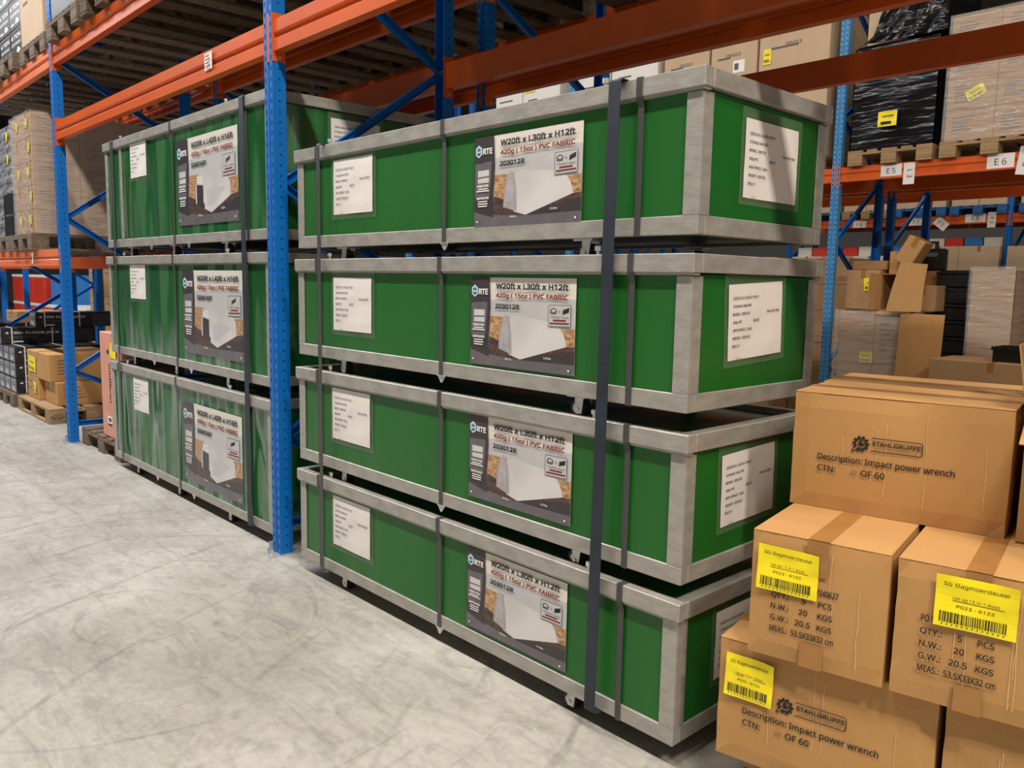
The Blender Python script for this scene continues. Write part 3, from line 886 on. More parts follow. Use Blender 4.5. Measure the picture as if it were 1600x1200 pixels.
def wrench_carton(kind, u, off, z, w, d, h, label, num=None, seed=0, open_top=False, tape=True, extra=0.0, printed=True):
    t = thing('wrench_carton', label, 'carton', cpos(u, off, z), CA + extra, None)
    if not open_top:
        part('body', soft_box(w, d, h, 'card', seed), t)
        # top flaps, meeting in the middle, and the tape along the seam
        long_x = w > d
        for s in (0, 1):
            if long_x: a = (.002, w - .002, .002 if s == 0 else d / 2 + .0012, d / 2 - .0012 if s == 0 else d - .002)
            else: a = (.002 if s == 0 else w / 2 + .0012, w / 2 - .0012 if s == 0 else w - .002, .002, d - .002)
            part('top_flap', MB().box(a[0], a[1], a[2], a[3], h + .0002, h + .004, 'card', .0015), t)
        b = MB()
        if long_x:
            b.box(-.001, w + .001, d / 2 - .026, d / 2 + .026, h + .0042, h + .0047, 'tape')
            b.box(w + .0002, w + .0007, d / 2 - .026, d / 2 + .026, h - .07, h + .0042, 'tape')
            b.box(-.0012, -.0005, d / 2 - .026, d / 2 + .026, h - .07, h + .0042, 'tape')
        else:
            b.box(w / 2 - .026, w / 2 + .026, -.001, d, h + .0042, h + .0047, 'tape')
            b.box(w / 2 - .026, w / 2 + .026, -.0075, -.0068, h - .085, h + .0042, 'tape')
            b.box(w / 2 - .03, w / 2 + .026, -.0062, -.0058, .0, .062, 'tape')
        part('packing_tape', b, t)
    else:
        b = MB(); k = .004
        b.box(0, w, 0, k, 0, h, 'card'); b.box(0, w, d - k, d, 0, h, 'card'); b.box(0, k, k, d - k, 0, h, 'card'); b.box(w - k, w, k, d - k, 0, h, 'card'); b.box(0, w, 0, d, 0, k, 'card_in')
        part('body', b, t)
        for (loc, rot, fw, fh) in (((0, d / 2, h), (0, -.16, 0), d, .165), ((w, d / 2, h), (0, 1.9, 0), d, .165)):
            part('top_flap', MB().box(-.004, 0, -fw / 2, fw / 2, 0, fh, 'card', .001), t, loc, rot)
        part('top_flap', MB().box(0, w, 0, .004, 0, .165, 'card', .001), t, (0, d, h), (-.5, 0, 0))
        part('top_flap', MB().box(0, w, 0, .004, 0, .165, 'card', .001), t, (0, 0, h), (1.9, 0, 0))
    # pale crushed vertical creases
    rnd = random.Random(seed)
    b = MB().face((0, -.0052, 0), (1, 0, 0), (0, 0, 1))
    for i in range(5):
        x = rnd.uniform(.03, w - .03); z0 = rnd.uniform(0, h * .4); z1 = rnd.uniform(h * .6, h); n = 6
        xs = [x + rnd.uniform(-.002, .002) for _ in range(n)]
        for j in range(n - 1):
            za, zb = z0 + (z1 - z0) * j / (n - 1), z0 + (z1 - z0) * (j + 1) / (n - 1)
            b.poly([(xs[j], za), (xs[j] + .0012, za), (xs[j + 1] + .0012, zb), (xs[j + 1], zb)], 0, 'card_edge')
    if not open_top: part('creases', b, t, kind='stuff')
    if printed: part('printing', cached(('print', kind, num, w), lambda: face_print(kind, num, w, h)), t)
    return t

pal = pallet(0, 0, 0, 'wooden pallet under the stack of wrench cartons', .80, 1.0, 'wood', 0)
pal.location = cpos(-.02, .20, 0); pal.rotation_euler = (0, 0, CA + PI / 2)
pal.location = cpos(.99, .22 - .40, 0)
wrench_carton('desc', -.075, .27, .1452, .535, .33, .327, 'kraft carton printed impact power wrench, at the bottom of the stack with a yellow label', '55', 3)
L = wrench_carton('desc', .47, .27, .1452, .44, .33, .327, 'bottom kraft carton beside the lowest labelled wrench carton, mostly cut off by the frame', None, 4, printed=False)
m1 = wrench_carton('qty', .012, .31, .4765, .33, .53, .320, 'kraft carton with QTY text and yellow label, middle layer, beside the green crate', None, 5)
m2 = wrench_carton('qty', .353, .31, .4765, .33, .53, .320, 'kraft carton with QTY text and yellow label, middle layer, second from the green crate', None, 6)
top = wrench_carton('desc', .0, .0, .8015, .535, .33, .318, 'kraft wrench carton numbered 32 of 60, alone on top of the stack', '32', 8)
wrench_carton('desc', .556, .012, .8015, .42, .33, .318, 'open kraft carton with raised flaps, right of the carton numbered 32', None, 9, open_top=True, printed=False)
wrench_carton('desc', -.02, -.335, .8015, .535, .33, .314, 'kraft carton directly behind the carton numbered 32, top layer', None, 10, printed=False)
wrench_carton('desc', .525, -.345, .8015, .43, .33, .316, 'kraft carton behind the open flapped carton, top layer', None, 11, printed=False)
wrench_carton('desc', -.01, -.225, .4765, .535, .44, .318, 'kraft carton under the rear of the top layer, behind the green crate side', None, 12, printed=False)
wrench_carton('desc', .53, -.225, .4765, .43, .44, .318, 'kraft carton under the rear of the top layer, on the far side from the crates', None, 13, printed=False)
wrench_carton('desc', -.05, -.07, .1452, .535, .56, .327, 'kraft carton at the bottom rear of the wrench stack, by the crates', None, 14, printed=False)
wrench_carton('desc', .49, -.07, .1452, .43, .56, .327, 'kraft carton at the bottom rear of the wrench stack, far from the crates', None, 15, printed=False)
LB = 0.165
yellow_label(L if False else [o for o in bpy.data.objects if o.get('label', '').startswith('kraft carton printed impact')][0], .022, .180, .129, .118, .03, 21)
yellow_label(m1, .020, .178, .150, .115, .02, 22)
yellow_label(m2, .084, .190, .160, .118, .0, 23)

# ------------------------------------------------------------------ loads
def carton(x, y, z, w, d, h, label, key='card_dull', group=None, tape=True, bars=0, side_bars=0, rz=0.0, name='carton', cat='carton', seed=0, labels=()):
    """plain carton, base corner at x, y, z (front left)"""
    t = thing(name, label, cat, (x, y, z), rz, group)
    part('body', cached(('cb', w, d, h, key), lambda: MB().box(0, w, 0, d, 0, h, key, .005).mesh('body')), t)
    if tape:
        def tp():
            b = MB(); b.box(w / 2 - .025, w / 2 + .025, -.0012, d + .0012, h + .0003, h + .0012, 'tape'); b.box(w / 2 - .025, w / 2 + .025, -.0012, -.0003, h - min(.09, h * .4), h + .0003, 'tape')
            return b.mesh('packing_tape')
        part('packing_tape', cached(('tp', w, d, h), tp), t)
    if bars or side_bars:
        def pr():
            b = MB(); rnd = random.Random(seed)
            if bars:
                b.face((0, -.0015, 0), (1, 0, 0), (0, 0, 1))
                for i in range(bars):
                    y0 = h * (.75 - .6 * i / max(1, bars)); b.rect(w * .15, y0, w * rnd.uniform(.35, .7), y0 + min(.02, h * .035), 0, 'grey_ink')
            if side_bars:
                b.face((w + .0015, 0, 0), (0, 1, 0), (0, 0, 1))
                for i in range(side_bars):
                    y0 = h * (.75 - .6 * i / max(1, side_bars)); b.rect(d * .12, y0, d * rnd.uniform(.3, .6), y0 + h * .035, 0, 'grey_ink')
            return b.mesh('printing')
        part('printing', cached(('pb', w, d, h, bars, side_bars, seed), pr), t)
    for (u, v, lw, lh, rot) in labels:
        p = part('yellow_label', MB().face((0, 0, 0), (1, 0, 0), (0, 0, 1)).sheet(-lw / 2, -lh / 2, lw / 2, lh / 2, 0, 'yellow', 5, 5, .006, u * 9 + v * 5), t, (u, -.003, v), (0, rot, 0))
        q = MB().face((0, -.009, 0), (1, 0, 0), (0, 0, 1))
        for k in range(9): q.rect(-lw * .4 + k * lw * .085, -lh * .36, -lw * .4 + k * lw * .085 + lw * (.03 if k % 3 else .055), -lh * .16, 0, 'ink')
        q.rect(-lw * .3, lh * .1, lw * .3, lh * .16, 0, 'grey_ink')
        part('printing', q, p)
    return t
def wrap(x0, x1, y0, y1, z0, z1, label, key='film', seed=0, amp=.012):
    b = MB()
    def wall(o, u, v, W, H):
        b.face(o, u, v); b.sheet(0, 0, W, H, 0, key, 14, 12, amp, seed)
    wall((x0, y0, z0), (1, 0, 0), (0, 0, 1), x1 - x0, z1 - z0)
    wall((x1, y0, z0), (0, 1, 0), (0, 0, 1), y1 - y0, z1 - z0)
    wall((x1, y1, z0), (-1, 0, 0), (0, 0, 1), x1 - x0, z1 - z0)
    wall((x0, y1, z0), (0, -1, 0), (0, 0, 1), y1 - y0, z1 - z0)
    b.face((x0, y0, z1), (1, 0, 0), (0, 1, 0)); b.sheet(0, 0, x1 - x0, y1 - y0, 0, key, 10, 8, amp, seed)
    return solo('stretch_wrap', b, label, 'wrap')

# pallets over the racks: the undersides seen between the beams
TOPA, TOPB, TOPC = A + .14 + .0005, B + .14 + .0005, Cc + .14 + .0005
for i, nm in ((2, 'over the taller crates'), (3, 'over the four-high crates')):
    x0, x1 = bay(i)
    for k in range(4):
        px = x0 + .47 + k * .885
        for row, y in (('front row', -.03), ('second row', 1.31)):
            key = 'wood_dark' if (k + i) % 2 else 'wood_old'
            pallet(px, y, TOPB, '%s pallet on the upper beams %s, %s, %s along' % ('dark brown' if key == 'wood_dark' else 'grey', nm, row, ORD[k]), .8, 1.2, key)
            carton(px - .38, y + .04, TOPB + .145, .76, 1.12, .55, 'big carton on the %s upper pallet %s, %s' % (ORD[k], nm, row), 'card_dull' if k % 2 else 'black_card', tape=False)
# upper beams, bay of the jack boxes
x0, x1 = bay(1)
for k in range(4):
    px = x1 - .47 - k * .885
    pallet(px, -.03 + .04 * (k == 0), TOPB, 'grey pallet on the upper beam of the jack box bay, %s along' % ORD[k], .8, 1.2, 'wood_old')
    pallet(px, 1.31, TOPB, 'grey pallet in the second row behind the jack box bay, %s along' % ORD[k], .8, 1.2, 'wood_old')
    carton(px - .38, 1.36, TOPB + .145, .76, 1.1, .6, 'dull carton in the second row behind the jack box bay, %s along' % ORD[k], 'card_dull', tape=False)
def jack_box(x, y, z, w, d, h, label, rz=0, long_side=True, tint='black_card', txt=True, seed=0):
    """black printed carton; the lettered long side faces +x"""
    t = thing('jack_box', label, 'box', (x, y, z), rz)
    part('body', cached(('jb', w, d, h), lambda: MB().box(0, w, 0, d, 0, h, 'black_card', .004).mesh('body')), t)
    if txt:
        def side():
            q = MB().face((w + .0015, 0, 0), (0, 1, 0), (0, 0, 1))
            q.text('4 TON FLOOR JACK', d * .04, h * .62, h * .22, 0, 'white_ink', .03, width=d * .56)
            q.text('LOW PROFILE', d * .08, h * .36, h * .18, 0, 'grey_ink', .03, width=d * .28)
            q.rect(d * .12, h * .10, d * .22, h * .17, 0, 'white_ink')
            for i in range(9):
                for j in range(5):
                    cx, cy, r = d * .70 + i * d * .032 + (j % 2) * d * .016, h * .14 + j * h * .16, h * .065
                    q.poly([(cx + r * math.cos(a * PI / 3), cy + r * math.sin(a * PI / 3)) for a in range(6)], 0, 'char2')
            return q.mesh('printing')
        part('printing', cached(('jbs', w, d, h), side), t)
    def front():
        q = MB().face((0, -.0015, 0), (1, 0, 0), (0, 0, 1))
        q.rect(w * .06, h * .08, w * .94, h * .92, 0, 'grey_card')
        q.rect(w * .30, h * .14, w * .70, h * .34, .0006, 'haze')
        for k in range(3): q.rect(w * .15, h * (.5 + k * .13), w * .8, h * (.54 + k * .13), .0006, 'char')
        return q.mesh('end_label')
    part('end_label', cached(('jbf', w, h), front), t)
    for y in (d * .10, d * .52):
        part('plastic_band', cached(('jst', w, h), lambda: MB().box(-.002, w + .002, 0, .012, 0, h + .002, 'white_card').mesh('plastic_band')), t, (0, y, 0))
    return t

# top left: on the upper beam of the jack-box bay
def low_profile_box(x, y, z, w, d, h, label):
    t = thing('jack_box', label, 'box', (x, y, z))
    part('body', cached(('lpb', w, d, h), lambda: MB().box(0, w, 0, d, 0, h, 'black_card', .004).mesh('body')), t)
    def f():
        q = MB().face((0, -.0015, 0), (1, 0, 0), (0, 0, 1))
        q.text('4 TON', w * .10, h * .66, h * .24, 0, 'white_ink', .03, width=w * .8)
        q.text('LOW PROFILE', w * .10, h * .44, h * .15, 0, 'white_ink', .03, width=w * .8)
        q.rect(w * .1, h * .14, w * .4, h * .2, 0, 'white_ink'); q.poly([(w * .5, h * .14), (w * .85, h * .14), (w * .8, h * .26), (w * .62, h * .34), (w * .55, h * .24)], 0, 'white_ink')
        q.rect(w * .02, h * .88, w * .98, h * .96, 0, 'grey_ink')
        return q.mesh('printing')
    part('printing', cached(('lpf', w, h), f), t)
    return t
for r in range(4):
    for c in range(2):
        low_profile_box(-8.02 + c * .415, .06, TOPB + .146 + r * .252, .41, .8, .25, 'black jack box on the upper beam, %s layer, %s column from the tall carton' % (ORD[r], ORD[1 - c]))
carton(-7.08, .03, TOPB + .146, .70, .9, .95, 'tall kraft carton on the upper pallet between the blue post and black boxes', 'card_pale', bars=3, labels=((.3, .62, .16, .12, .3),), seed=2)
for k in range(3):
    carton(-5.98 + k * .885, .06, TOPB + .146, .74, .9, .7, 'dark carton on the upper beam above the taller crates, %s pallet from the left post' % ORD[k], 'black_card', tape=False) if False else None

# wrapped brown load on the middle beam
pallet(-7.30, -.02, TOPC, 'brown pallet under the wrapped brown carton load', .8, 1.2, 'wood_old')
lx, lw = -7.56, .33
for r in range(5):
    z = TOPC + .146 + r * .208
    for c in range(2):
        for dd in range(3):
            lab = []
            if dd == 0 and (r + c) % 2 == 0 or (dd == 0 and c == 1): lab = [(.20 + .05 * (r % 2), .12, .085, .085, .15 * (r - 2))]
            carton(lx + c * .333, .02 + dd * .384, z, .33, .38, .2065,
                   'brown wrapped carton on the faded beam, %s layer, %s column, %s row back' % (ORD[r], 'post side' if c else 'inner', ORD[dd]),
                   'card_dull', tape=dd == 0, side_bars=5 if c else 0, bars=0, seed=r, labels=lab)
wrap(lx - .008, lx + .674, .008, 1.18, TOPC + .146, TOPC + 1.19, 'clear stretch wrap around the brown carton load on the faded beam', 'film', 3, .012)
# grey wrapped boxes beside it
pallet(-8.22, .0, TOPC, 'brown pallet under the grey wrapped boxes on the faded beam', .8, 1.2, 'wood_old')
for r in range(5):
    for c in range(2):
        t = carton(-8.58 + c * .375, .05, TOPC + .146 + r * .208, .37, .9, .206, 'grey wrapped box on the faded beam, %s layer, %s column from the brown load' % (ORD[r], ORD[1 - c]), 'grey_card' if r > 1 or c == 0 else 'black_card', tape=False, labels=((.30, .1, .08, .09, .3),) if (r == 3 and c == 1) or (r == 4 and c == 1) else ())
# floor of that bay: EPAL pallet with cartons
ep = pallet(-7.205, .12 + .40, 0, 'wooden pallet with an oval EPAL stamp at the aisle under short brown cartons', .8, 1.2, 'wood', PI / 2)
q = MB().face((0, 0, 0), (1, 0, 0), (0, 0, 1))
ring = [(math.cos(i * PI / 8), math.sin(i * PI / 8)) for i in range(16)]
for i in range(16):
    a, b_ = ring[i], ring[(i + 1) % 16]
    q.poly([(a[0] * .055, a[1] * .027), (b_[0] * .055, b_[1] * .027), (b_[0] * .049, b_[1] * .022), (a[0] * .049, a[1] * .022)], 0, 'char')
q.text('EPAL', 0, -.012, .03, 0, 'char', .02, 'c', .07)
bl = [o for o in ep.children if o.name.startswith('block')][0]
part('stamp', q, bl, (-.3275, -.002, .062))
def bay_carton(x, y, z, w, d, h, lab, **k): return carton(x, y, z, w, d, h, lab, 'card', **k)
bay_carton(-8.30, .20, .1445, .42, .5, .225, 'kraft carton on the EPAL pallet, lower layer, beside the grey jack boxes', labels=((.3, .12, .11, .12, .1),), bars=2, seed=4)
bay_carton(-7.80, .24, .1445, .44, .42, .225, 'kraft carton on the EPAL pallet, lower layer, front corner toward the crates', side_bars=4, seed=5)
bay_carton(-7.80, .68, .1445, .44, .26, .225, 'kraft carton on the EPAL pallet, lower layer, rear one toward the crates', side_bars=4, seed=6)
bay_carton(-8.28, .20, .3700, .83, .62, .265, 'wide kraft carton on top of the EPAL pallet load', labels=((.22, .13, .26, .16, .05),), side_bars=5, seed=7)
# black and grey jack boxes on the next pallet
pallet(-8.92, .10, 0, 'grey pallet under the stack of black jack boxes', .8, 1.2, 'wood_old')
for r in range(3):
    for c in range(3):
        jack_box(-9.30 + c * .262, .14, .1445 + r * .164, .258, .86, .162, 'black floor jack box on the floor pallet, %s layer up, %s from the brown cartons' % (ORD[r], ORD[2 - c]))
jack_box(-9.27, .12, .6375, .27, .95, .175, 'long black floor jack box lying lower of the two on the jack stack')
jack_box(-9.27, .46, .8135, .27, .85, .165, 'long black floor jack box lying highest on the jack stack')
jack_box(-8.25, .98, .0, .3, .9, .62, 'black tall box behind the EPAL pallet load', txt=False)
jack_box(-8.25, .90, .63, .26, .9, .16, 'long black floor jack box lying behind the wide kraft carton')
pallet(-9.80 + .0, .95 + .35, 0, 'grey pallet at the rear of the jack box bay', .8, 1.2, 'wood_old') if False else None
for r in range(4):
    jack_box(-10.55, .14, .1445 + r * .166, .5, .86, .164, 'grey-fronted jack box beyond the blue frame, %s layer from its pallet' % ORD[r])
pallet(-10.36, .10, 0, 'grey pallet beyond the blue frame under grey-fronted jack boxes', .8, 1.2, 'wood_old')
carton(-10.6, .5, .8095, .55, .5, .14, 'flat kraft carton on the jack boxes beyond the blue frame', 'card', bars=2)
# salmon carton
pallet(-5.61, .10, 0, 'weathered pallet under the tall salmon carton', .96, 1.2, 'wood_old')
t = thing('salmon_carton', 'tall salmon-pink carton standing on end beside the taller crates', 'carton', (-5.62, .13, .1447))
part('body', MB().box(0, .50, 0, .42, 0, .825, 'pink', .006), t)
part('yellow_label', MB().face((0, 0, 0), (1, 0, 0), (0, 0, 1)).sheet(-.07, -.06, .07, .06, 0, 'yellow', 5, 5, .006, 2), t, (.33, -.002, .69))
q = MB().face((0, -.0015, 0), (1, 0, 0), (0, 0, 1))
q.poly([(.19 + .025 * math.cos(i * PI / 4), .675 + .02 * math.sin(i * PI / 4)) for i in range(8)], 0, 'ink')
rnd = random.Random(4)
for k in range(14): q.rect(.20, .28 + k * .022, .20 + rnd.uniform(.02, .05), .293 + k * .022, 0, 'ink')
q.rect(.13, .11, .24, .17, 0, 'white_ink'); q.rect(.14, .095, .23, .108, 0, 'ink'); q.rect(.15, .125, .22, .155, .0005, 'grey_ink')
part('printing', q, t)

# far left, beyond the rows: red crates with white lids, blue carton, kraft stacks
for i in range(6):
    x = -21.0 + i * .95; zt = .62 if i > 2 else .66
    for r in range(2 if i < 3 else 1):
        t = thing('red_crate', 'red plastic crate far down the rows, %s along, %s layer' % (ORD[i], ORD[r]), 'crate', (x, 2.75, .15 + r * .62))
        part('body', cached('rc', lambda: MB().box(0, .9, 0, 1.0, 0, .55, 'red', .01).mesh('body')), t)
        part('lid', cached('rl', lambda: MB().box(-.01, .91, -.01, 1.01, .552, .615, 'white_card', .01).mesh('lid')), t)
    pallet(x + .45, 2.75, 0, 'pallet under the red crates far down the rows, %s along' % ORD[i], .8, 1.0, 'wood_old')
carton(-18.1, 2.85, .7655, .5, .8, .62, 'bright blue carton standing on the far red crates', 'bin_blue', bars=1)
for i in range(3):
    for r in range(3):
        carton(-14.55 + i * .62, 2.6 + i * .05, .0 + r * .52, .6, .8, .515, 'orange-brown kraft carton glimpsed between far blue posts, %s layer, %s along' % (ORD[r], ORD[i]), 'card', bars=1)

# ------------------------------------------------------------------ across the rear aisle
def ecart(x, z, w, h, lab, key='card_pale', **k): return carton(x, 6.34, z, w, 1.0, h, lab, key, **k)
# left bay: tall fragile cartons and white boxes
for i, (x, w) in enumerate(((-4.93, .62), (-4.28, .58), (-3.67, .80))):
    pallet(x + w / 2, 6.28, TOPA, 'pallet across the rear aisle under the tall pale carton, %s from the left' % ORD[i], min(w, .8), 1.2, 'wood')
    t = ecart(x, TOPA + .146, w, 1.55, 'tall pale carton across the rear aisle, seen over the crate lid, %s of the three' % ORD[i], bars=4, seed=i + 3, labels=((.1, 1.1, .09, .16, 0),) if i == 2 else ())
    q = MB().face((0, -.0015, 0), (1, 0, 0), (0, 0, 1))
    q.text('FRAGILE', w * .5, 1.18, .06, 0, 'grey_ink', .01, 'c')
    if i == 1: q.rect(w * .5, 1.0, w * .75, 1.13, 0, 'white_ink'); q.rect(w * .53, 1.03, w * .62, 1.10, .0006, 'grey_ink')
    part('lettering', q, t)
pl_ = [(-7.95, .55, 1.62), (-7.38, .72, 1.55), (-6.33, .55, 1.55), (-5.75, .72, 1.6)]
for i, (x, w, h) in enumerate(pl_):
    ecart(x, TOPA + .146, w, h, 'white carton across the rear aisle, seen above the crates, %s along' % ORD[i], 'white_card', bars=6, seed=i, labels=((.14, 1.34, .2, .12, 0),) if i == 1 else ())
    pallet(x + w / 2, 6.28, TOPA, 'pallet across the rear aisle under the %s white carton' % ORD[i], min(w, .8), 1.2, 'wood')
carton(-5.35, 6.2, TOPA + 1.75, .42, .5, .22, 'black printed box on the white cartons across the rear aisle', 'black_card', bars=2, tape=False) if False else None
# right bay: black wrapped load with label, and film-wrapped cartons
pallet(-2.17, 6.26, TOPA, 'pallet under the black wrapped load above label E5', .8, 1.2, 'wood')
t = thing('black_wrapped_load', 'load wrapped in black film on the beam with label E5', 'wrapped load', (-2.56, 6.30, TOPA + .146))
def blk(W, D, H, s):
    b = MB()
    for o, u, w in (((0, 0, 0), (1, 0, 0), W), ((W, 0, 0), (0, 1, 0), D), ((W, D, 0), (-1, 0, 0), W), ((0, D, 0), (0, -1, 0), D)):
        b.face(o, u, (0, 0, 1)); b.sheet(0, 0, w, H, 0, 'black_film', 16, 18, .02, s)
    b.face((0, 0, H), (1, 0, 0), (0, 1, 0)); b.sheet(0, 0, W, D, 0, 'black_film', 6, 6, .02, s)
    return b
part('wrapping', blk(.78, 1.1, .975, 3), t)
p = part('yellow_label', MB().face((0, 0, 0), (1, 0, 0), (0, 0, 1)).sheet(-.09, -.07, .09, .07, 0, 'yellow', 5, 5, .006, 2), t, (.36, -.045, .27))
part('printing', MB().face((0, -.009, 0), (1, 0, 0), (0, 0, 1)).rect(-.06, -.05, .04, -.025, 0, 'ink').rect(-.05, .02, .06, .03, 0, 'grey_ink'), p)
t2 = thing('draped_film', 'glossy black film draped over a pale carton, on top of the black load', 'wrapped load', (-2.52, 6.32, TOPA + 1.155))
part('carton', MB().box(.02, .40, .05, .9, 0, .8, 'card_pale', .005), t2)
b = MB().face((0, 0, 0), (1, 0, 0), (0, 0, 1)); n = 14
vs = []
for j in range(n + 1):
    for i in range(n + 1):
        a, c = i / n, j / n
        x0_ = .10 + .42 * c ** 1.0 * .6; xx = x0_ * 1 + (.76 - x0_) * a if c > 0 else .02 + .74 * a
        vs.append((xx, .8 * c, .03 + .03 * noise.noise(Vector((a * 6, c * 6, 3))) + .02 * math.sin(a * 30 + c * 6) * .4))
b.add(vs, [(j * (n + 1) + i, j * (n + 1) + i + 1, (j + 1) * (n + 1) + i + 1, (j + 1) * (n + 1) + i) for j in range(n) for i in range(n)], 'black_film')
b.X = Matrix.Identity(4); b.box(.42, .75, .06, .9, 0, .8, 'black_film', .02)
part('drape', b, t2)
for k in range(3):
    px = -1.29 + k * .88
    pallet(px, 6.26, TOPA, 'pallet under the film-wrapped brown cartons above label %s' % ('E6', 'E2', 'at the far end')[k], .84, 1.2, 'wood')
    for r in range(4):
        for c in range(2):
            carton(px - .405 + c * .408, 6.32, TOPA + .146 + r * .275, .404, .9, .273, 'brown wrapped carton across the aisle, %s pallet past the black load, %s layer, %s column' % (ORD[k], ORD[r], ORD[c]),
                   'card_dull', tape=False, bars=6, seed=r + c, labels=((.24, .14, .16, .10, -.45),) if (k == 0 and r == 1 and c == 0) else ())
    wrap(px - .42, px + .42, 6.305, 7.24, TOPA + .146, TOPA + 1.26, 'clear film around brown cartons across the aisle, %s pallet past the black load' % ORD[k], 'film', k + 5, .012)

# floor level across the rear aisle
pallet(-2.225, 6.3, 0, 'pallet under the big wrapped cartons below label E5', .8, 1.1, 'wood')
for c in range(2):
    for r in range(2):
        carton(-2.58 + c * .365, 6.34, .1445 + r * .52, .36, .9, .515, 'big film-wrapped carton on the floor below label E5, %s layer, %s from the post' % (ORD[r], ORD[c]), 'card_dull', tape=False, bars=6 if c else 0, seed=3, labels=((.30, .06, .13, .11, .0),) if (c == 0 and r == 1) else ())
wrap(-2.60, -1.845, 6.30, 7.27, .146, 1.195, 'clear film around the big cartons on the floor below label E5', 'film', 9, .02)
# leaning cardboard sheet
b = MB(); n = 10; vs = []
for j in range(n + 1):
    for i in range(n + 1):
        a, c = i / n, j / n
        vs.append((-1.93 + .40 * a, 6.19 - .07 * math.sin(a * 2.0) + .06 * a + .05 * c, .52 + .66 * c - .02 * a * (1 - c)))
F4 = [(j * (n + 1) + i, j * (n + 1) + i + 1, (j + 1) * (n + 1) + i + 1, (j + 1) * (n + 1) + i) for j in range(n) for i in range(n)]
b.add(vs, F4, 'card'); b.add([(v[0], v[1] + .006, v[2]) for v in vs], F4, 'card')
solo('cardboard_sheet', b, 'bowed bare cardboard sheet leaning on the wrapped floor load', 'cardboard')
# boxes thrown on top
carton(-2.585, 6.45, 1.197, .35, .45, .40, 'dull brown carton with yellow label on the wrapped floor load by the blue post', 'card_dull', rz=-.05, labels=((.28, .26, .18, .13, -.06),))
carton(-2.54, 6.47, 1.60, .34, .4, .09, 'flat dark carton on the labelled carton by the blue post', 'card_in', rz=.06)
def open_box(x, y, z, w, d, h, label, rot, key='card', flaps=True):
    t = thing('open_carton', label, 'carton', (x, y, z)); t.rotation_euler = rot
    b = MB(); k = .006
    b.box(0, w, d - k, d, 0, h, key); b.box(0, k, 0, d - k, 0, h, key); b.box(w - k, w, 0, d - k, 0, h, key); b.box(k, w - k, 0, d - k, 0, k, key); b.box(k, w - k, 0, d - k, h - k, h, key)
    part('body', b, t)
    part('inner_shade', MB().box(k + .001, w - k - .001, d - k - .004, d - k - .001, k + .001, h - k - .001, 'black_plastic'), t)  # black back panel: shade inside the open carton, put in as colour
    if flaps:
        part('flap', MB().box(0, .005, -d * .45, 0, 0, h, key), t, (0, 0, 0), (0, 0, -.4))
        part('flap', MB().box(0, w, -h * .4, 0, 0, .005, key), t, (0, 0, 0), (.3, 0, 0))
    return t
open_box(-2.215, 6.42, 1.20, .30, .40, .36, 'open carton lying on its side, dark inside, on the wrapped floor load', (0, 0, .12))
carton(-2.19, 6.52, 1.562, .17, .34, .22, 'small kraft carton tilted on the open dark carton', 'card', rz=.15)
t = carton(-2.10, 6.40, 1.70, .17, .30, .27, 'long kraft carton leaning over the pile on the wrapped floor load', 'card'); t.rotation_euler = (0, .5, .1)
b = MB(); n = 10; vs = []
for j in range(n + 1):
    for i in range(n + 1):
        a, c = i / n, j / n
        vs.append((-2.075 + .33 * a + .06 * c - .08 * a * c + .03 * c * c, 6.20 + .14 * (a - .5) ** 2 + .05 * c, 1.198 + .47 * c - .02 * a * c))
b.add(vs, F4, 'card'); b.add([(v[0], v[1] + .006, v[2]) for v in vs], F4, 'card')
solo('cardboard_sheet', b, 'curled upright cardboard piece standing in front of the dark open carton', 'cardboard')
carton(-1.975, 6.52, 1.20, .25, .3, .25, 'small brown carton beside the curled cardboard piece', 'card_dull')
# power-tool case on the pile
t = thing('tool_case', 'black carry case with handle on top of the cardboard pile', 'case', (-2.10, 6.86, 1.60), .1)
part('shell', MB().box(0, .30, 0, .12, 0, .22, 'black_plastic', .015), t)
part('handle', MB().box(.08, .11, .03, .07, .22, .27, 'black_plastic').box(.19, .22, .03, .07, .22, .27, 'black_plastic').box(.08, .22, .03, .07, .27, .295, 'black_plastic', .005), t)
part('label', MB().face((0, -.002, 0), (1, 0, 0), (0, 0, 1)).rect(.07, .14, .23, .18, 0, 'grey_ink'), t)
carton(-2.13, 6.84, 1.198, .30, .35, .40, 'dark carton under the black carry case, behind the curled cardboard', 'card_in', tape=False)
# black stack in film and brown wrapped stack
pallet(-1.40, 6.42, 0, 'pallet under the tall black and brown film-wrapped stacks', .8, 1.2, 'wood')
for r in range(9):
    t = thing('black_tray', 'black plastic tray in the tall stack behind the curled cardboard, %s from the bottom' % ORD[r], 'tray', (-1.815, 6.75, .1447 + r * .162))
    part('body', cached('tray', lambda: MB().box(0, .37, 0, .5, 0, .125, 'black_plastic', .008).box(-.008, .378, -.008, .508, .126, .148, 'black_plastic', .004).box(.02, .35, .02, .48, .1482, .1615, 'black_plastic').mesh('body')), t)
for r in range(6):
    carton(-1.415, 6.50, .1447 + r * .243, .36, .8, .242, 'brown carton in the tall film-wrapped stack beside the black trays, %s from the bottom' % ORD[r], 'card_dull', tape=False)
wrap(-1.425, -1.045, 6.485, 7.32, .146, 1.63, 'clear film around the tall brown stack beside the black trays', 'film', 12, .016)
t = thing('black_bin', 'empty black plastic bin on the cartons behind the wrench stack', 'bin', (-1.04, 6.02, .80))
b = MB(); b.box(0, .26, 0, .008, .0, .12, 'black_plastic'); b.box(0, .26, .29, .30, 0, .12, 'black_plastic'); b.box(0, .008, .008, .29, 0, .12, 'black_plastic'); b.box(.252, .26, .008, .29, 0, .12, 'black_plastic'); b.box(.008, .252, .008, .29, 0, .01, 'black_plastic')
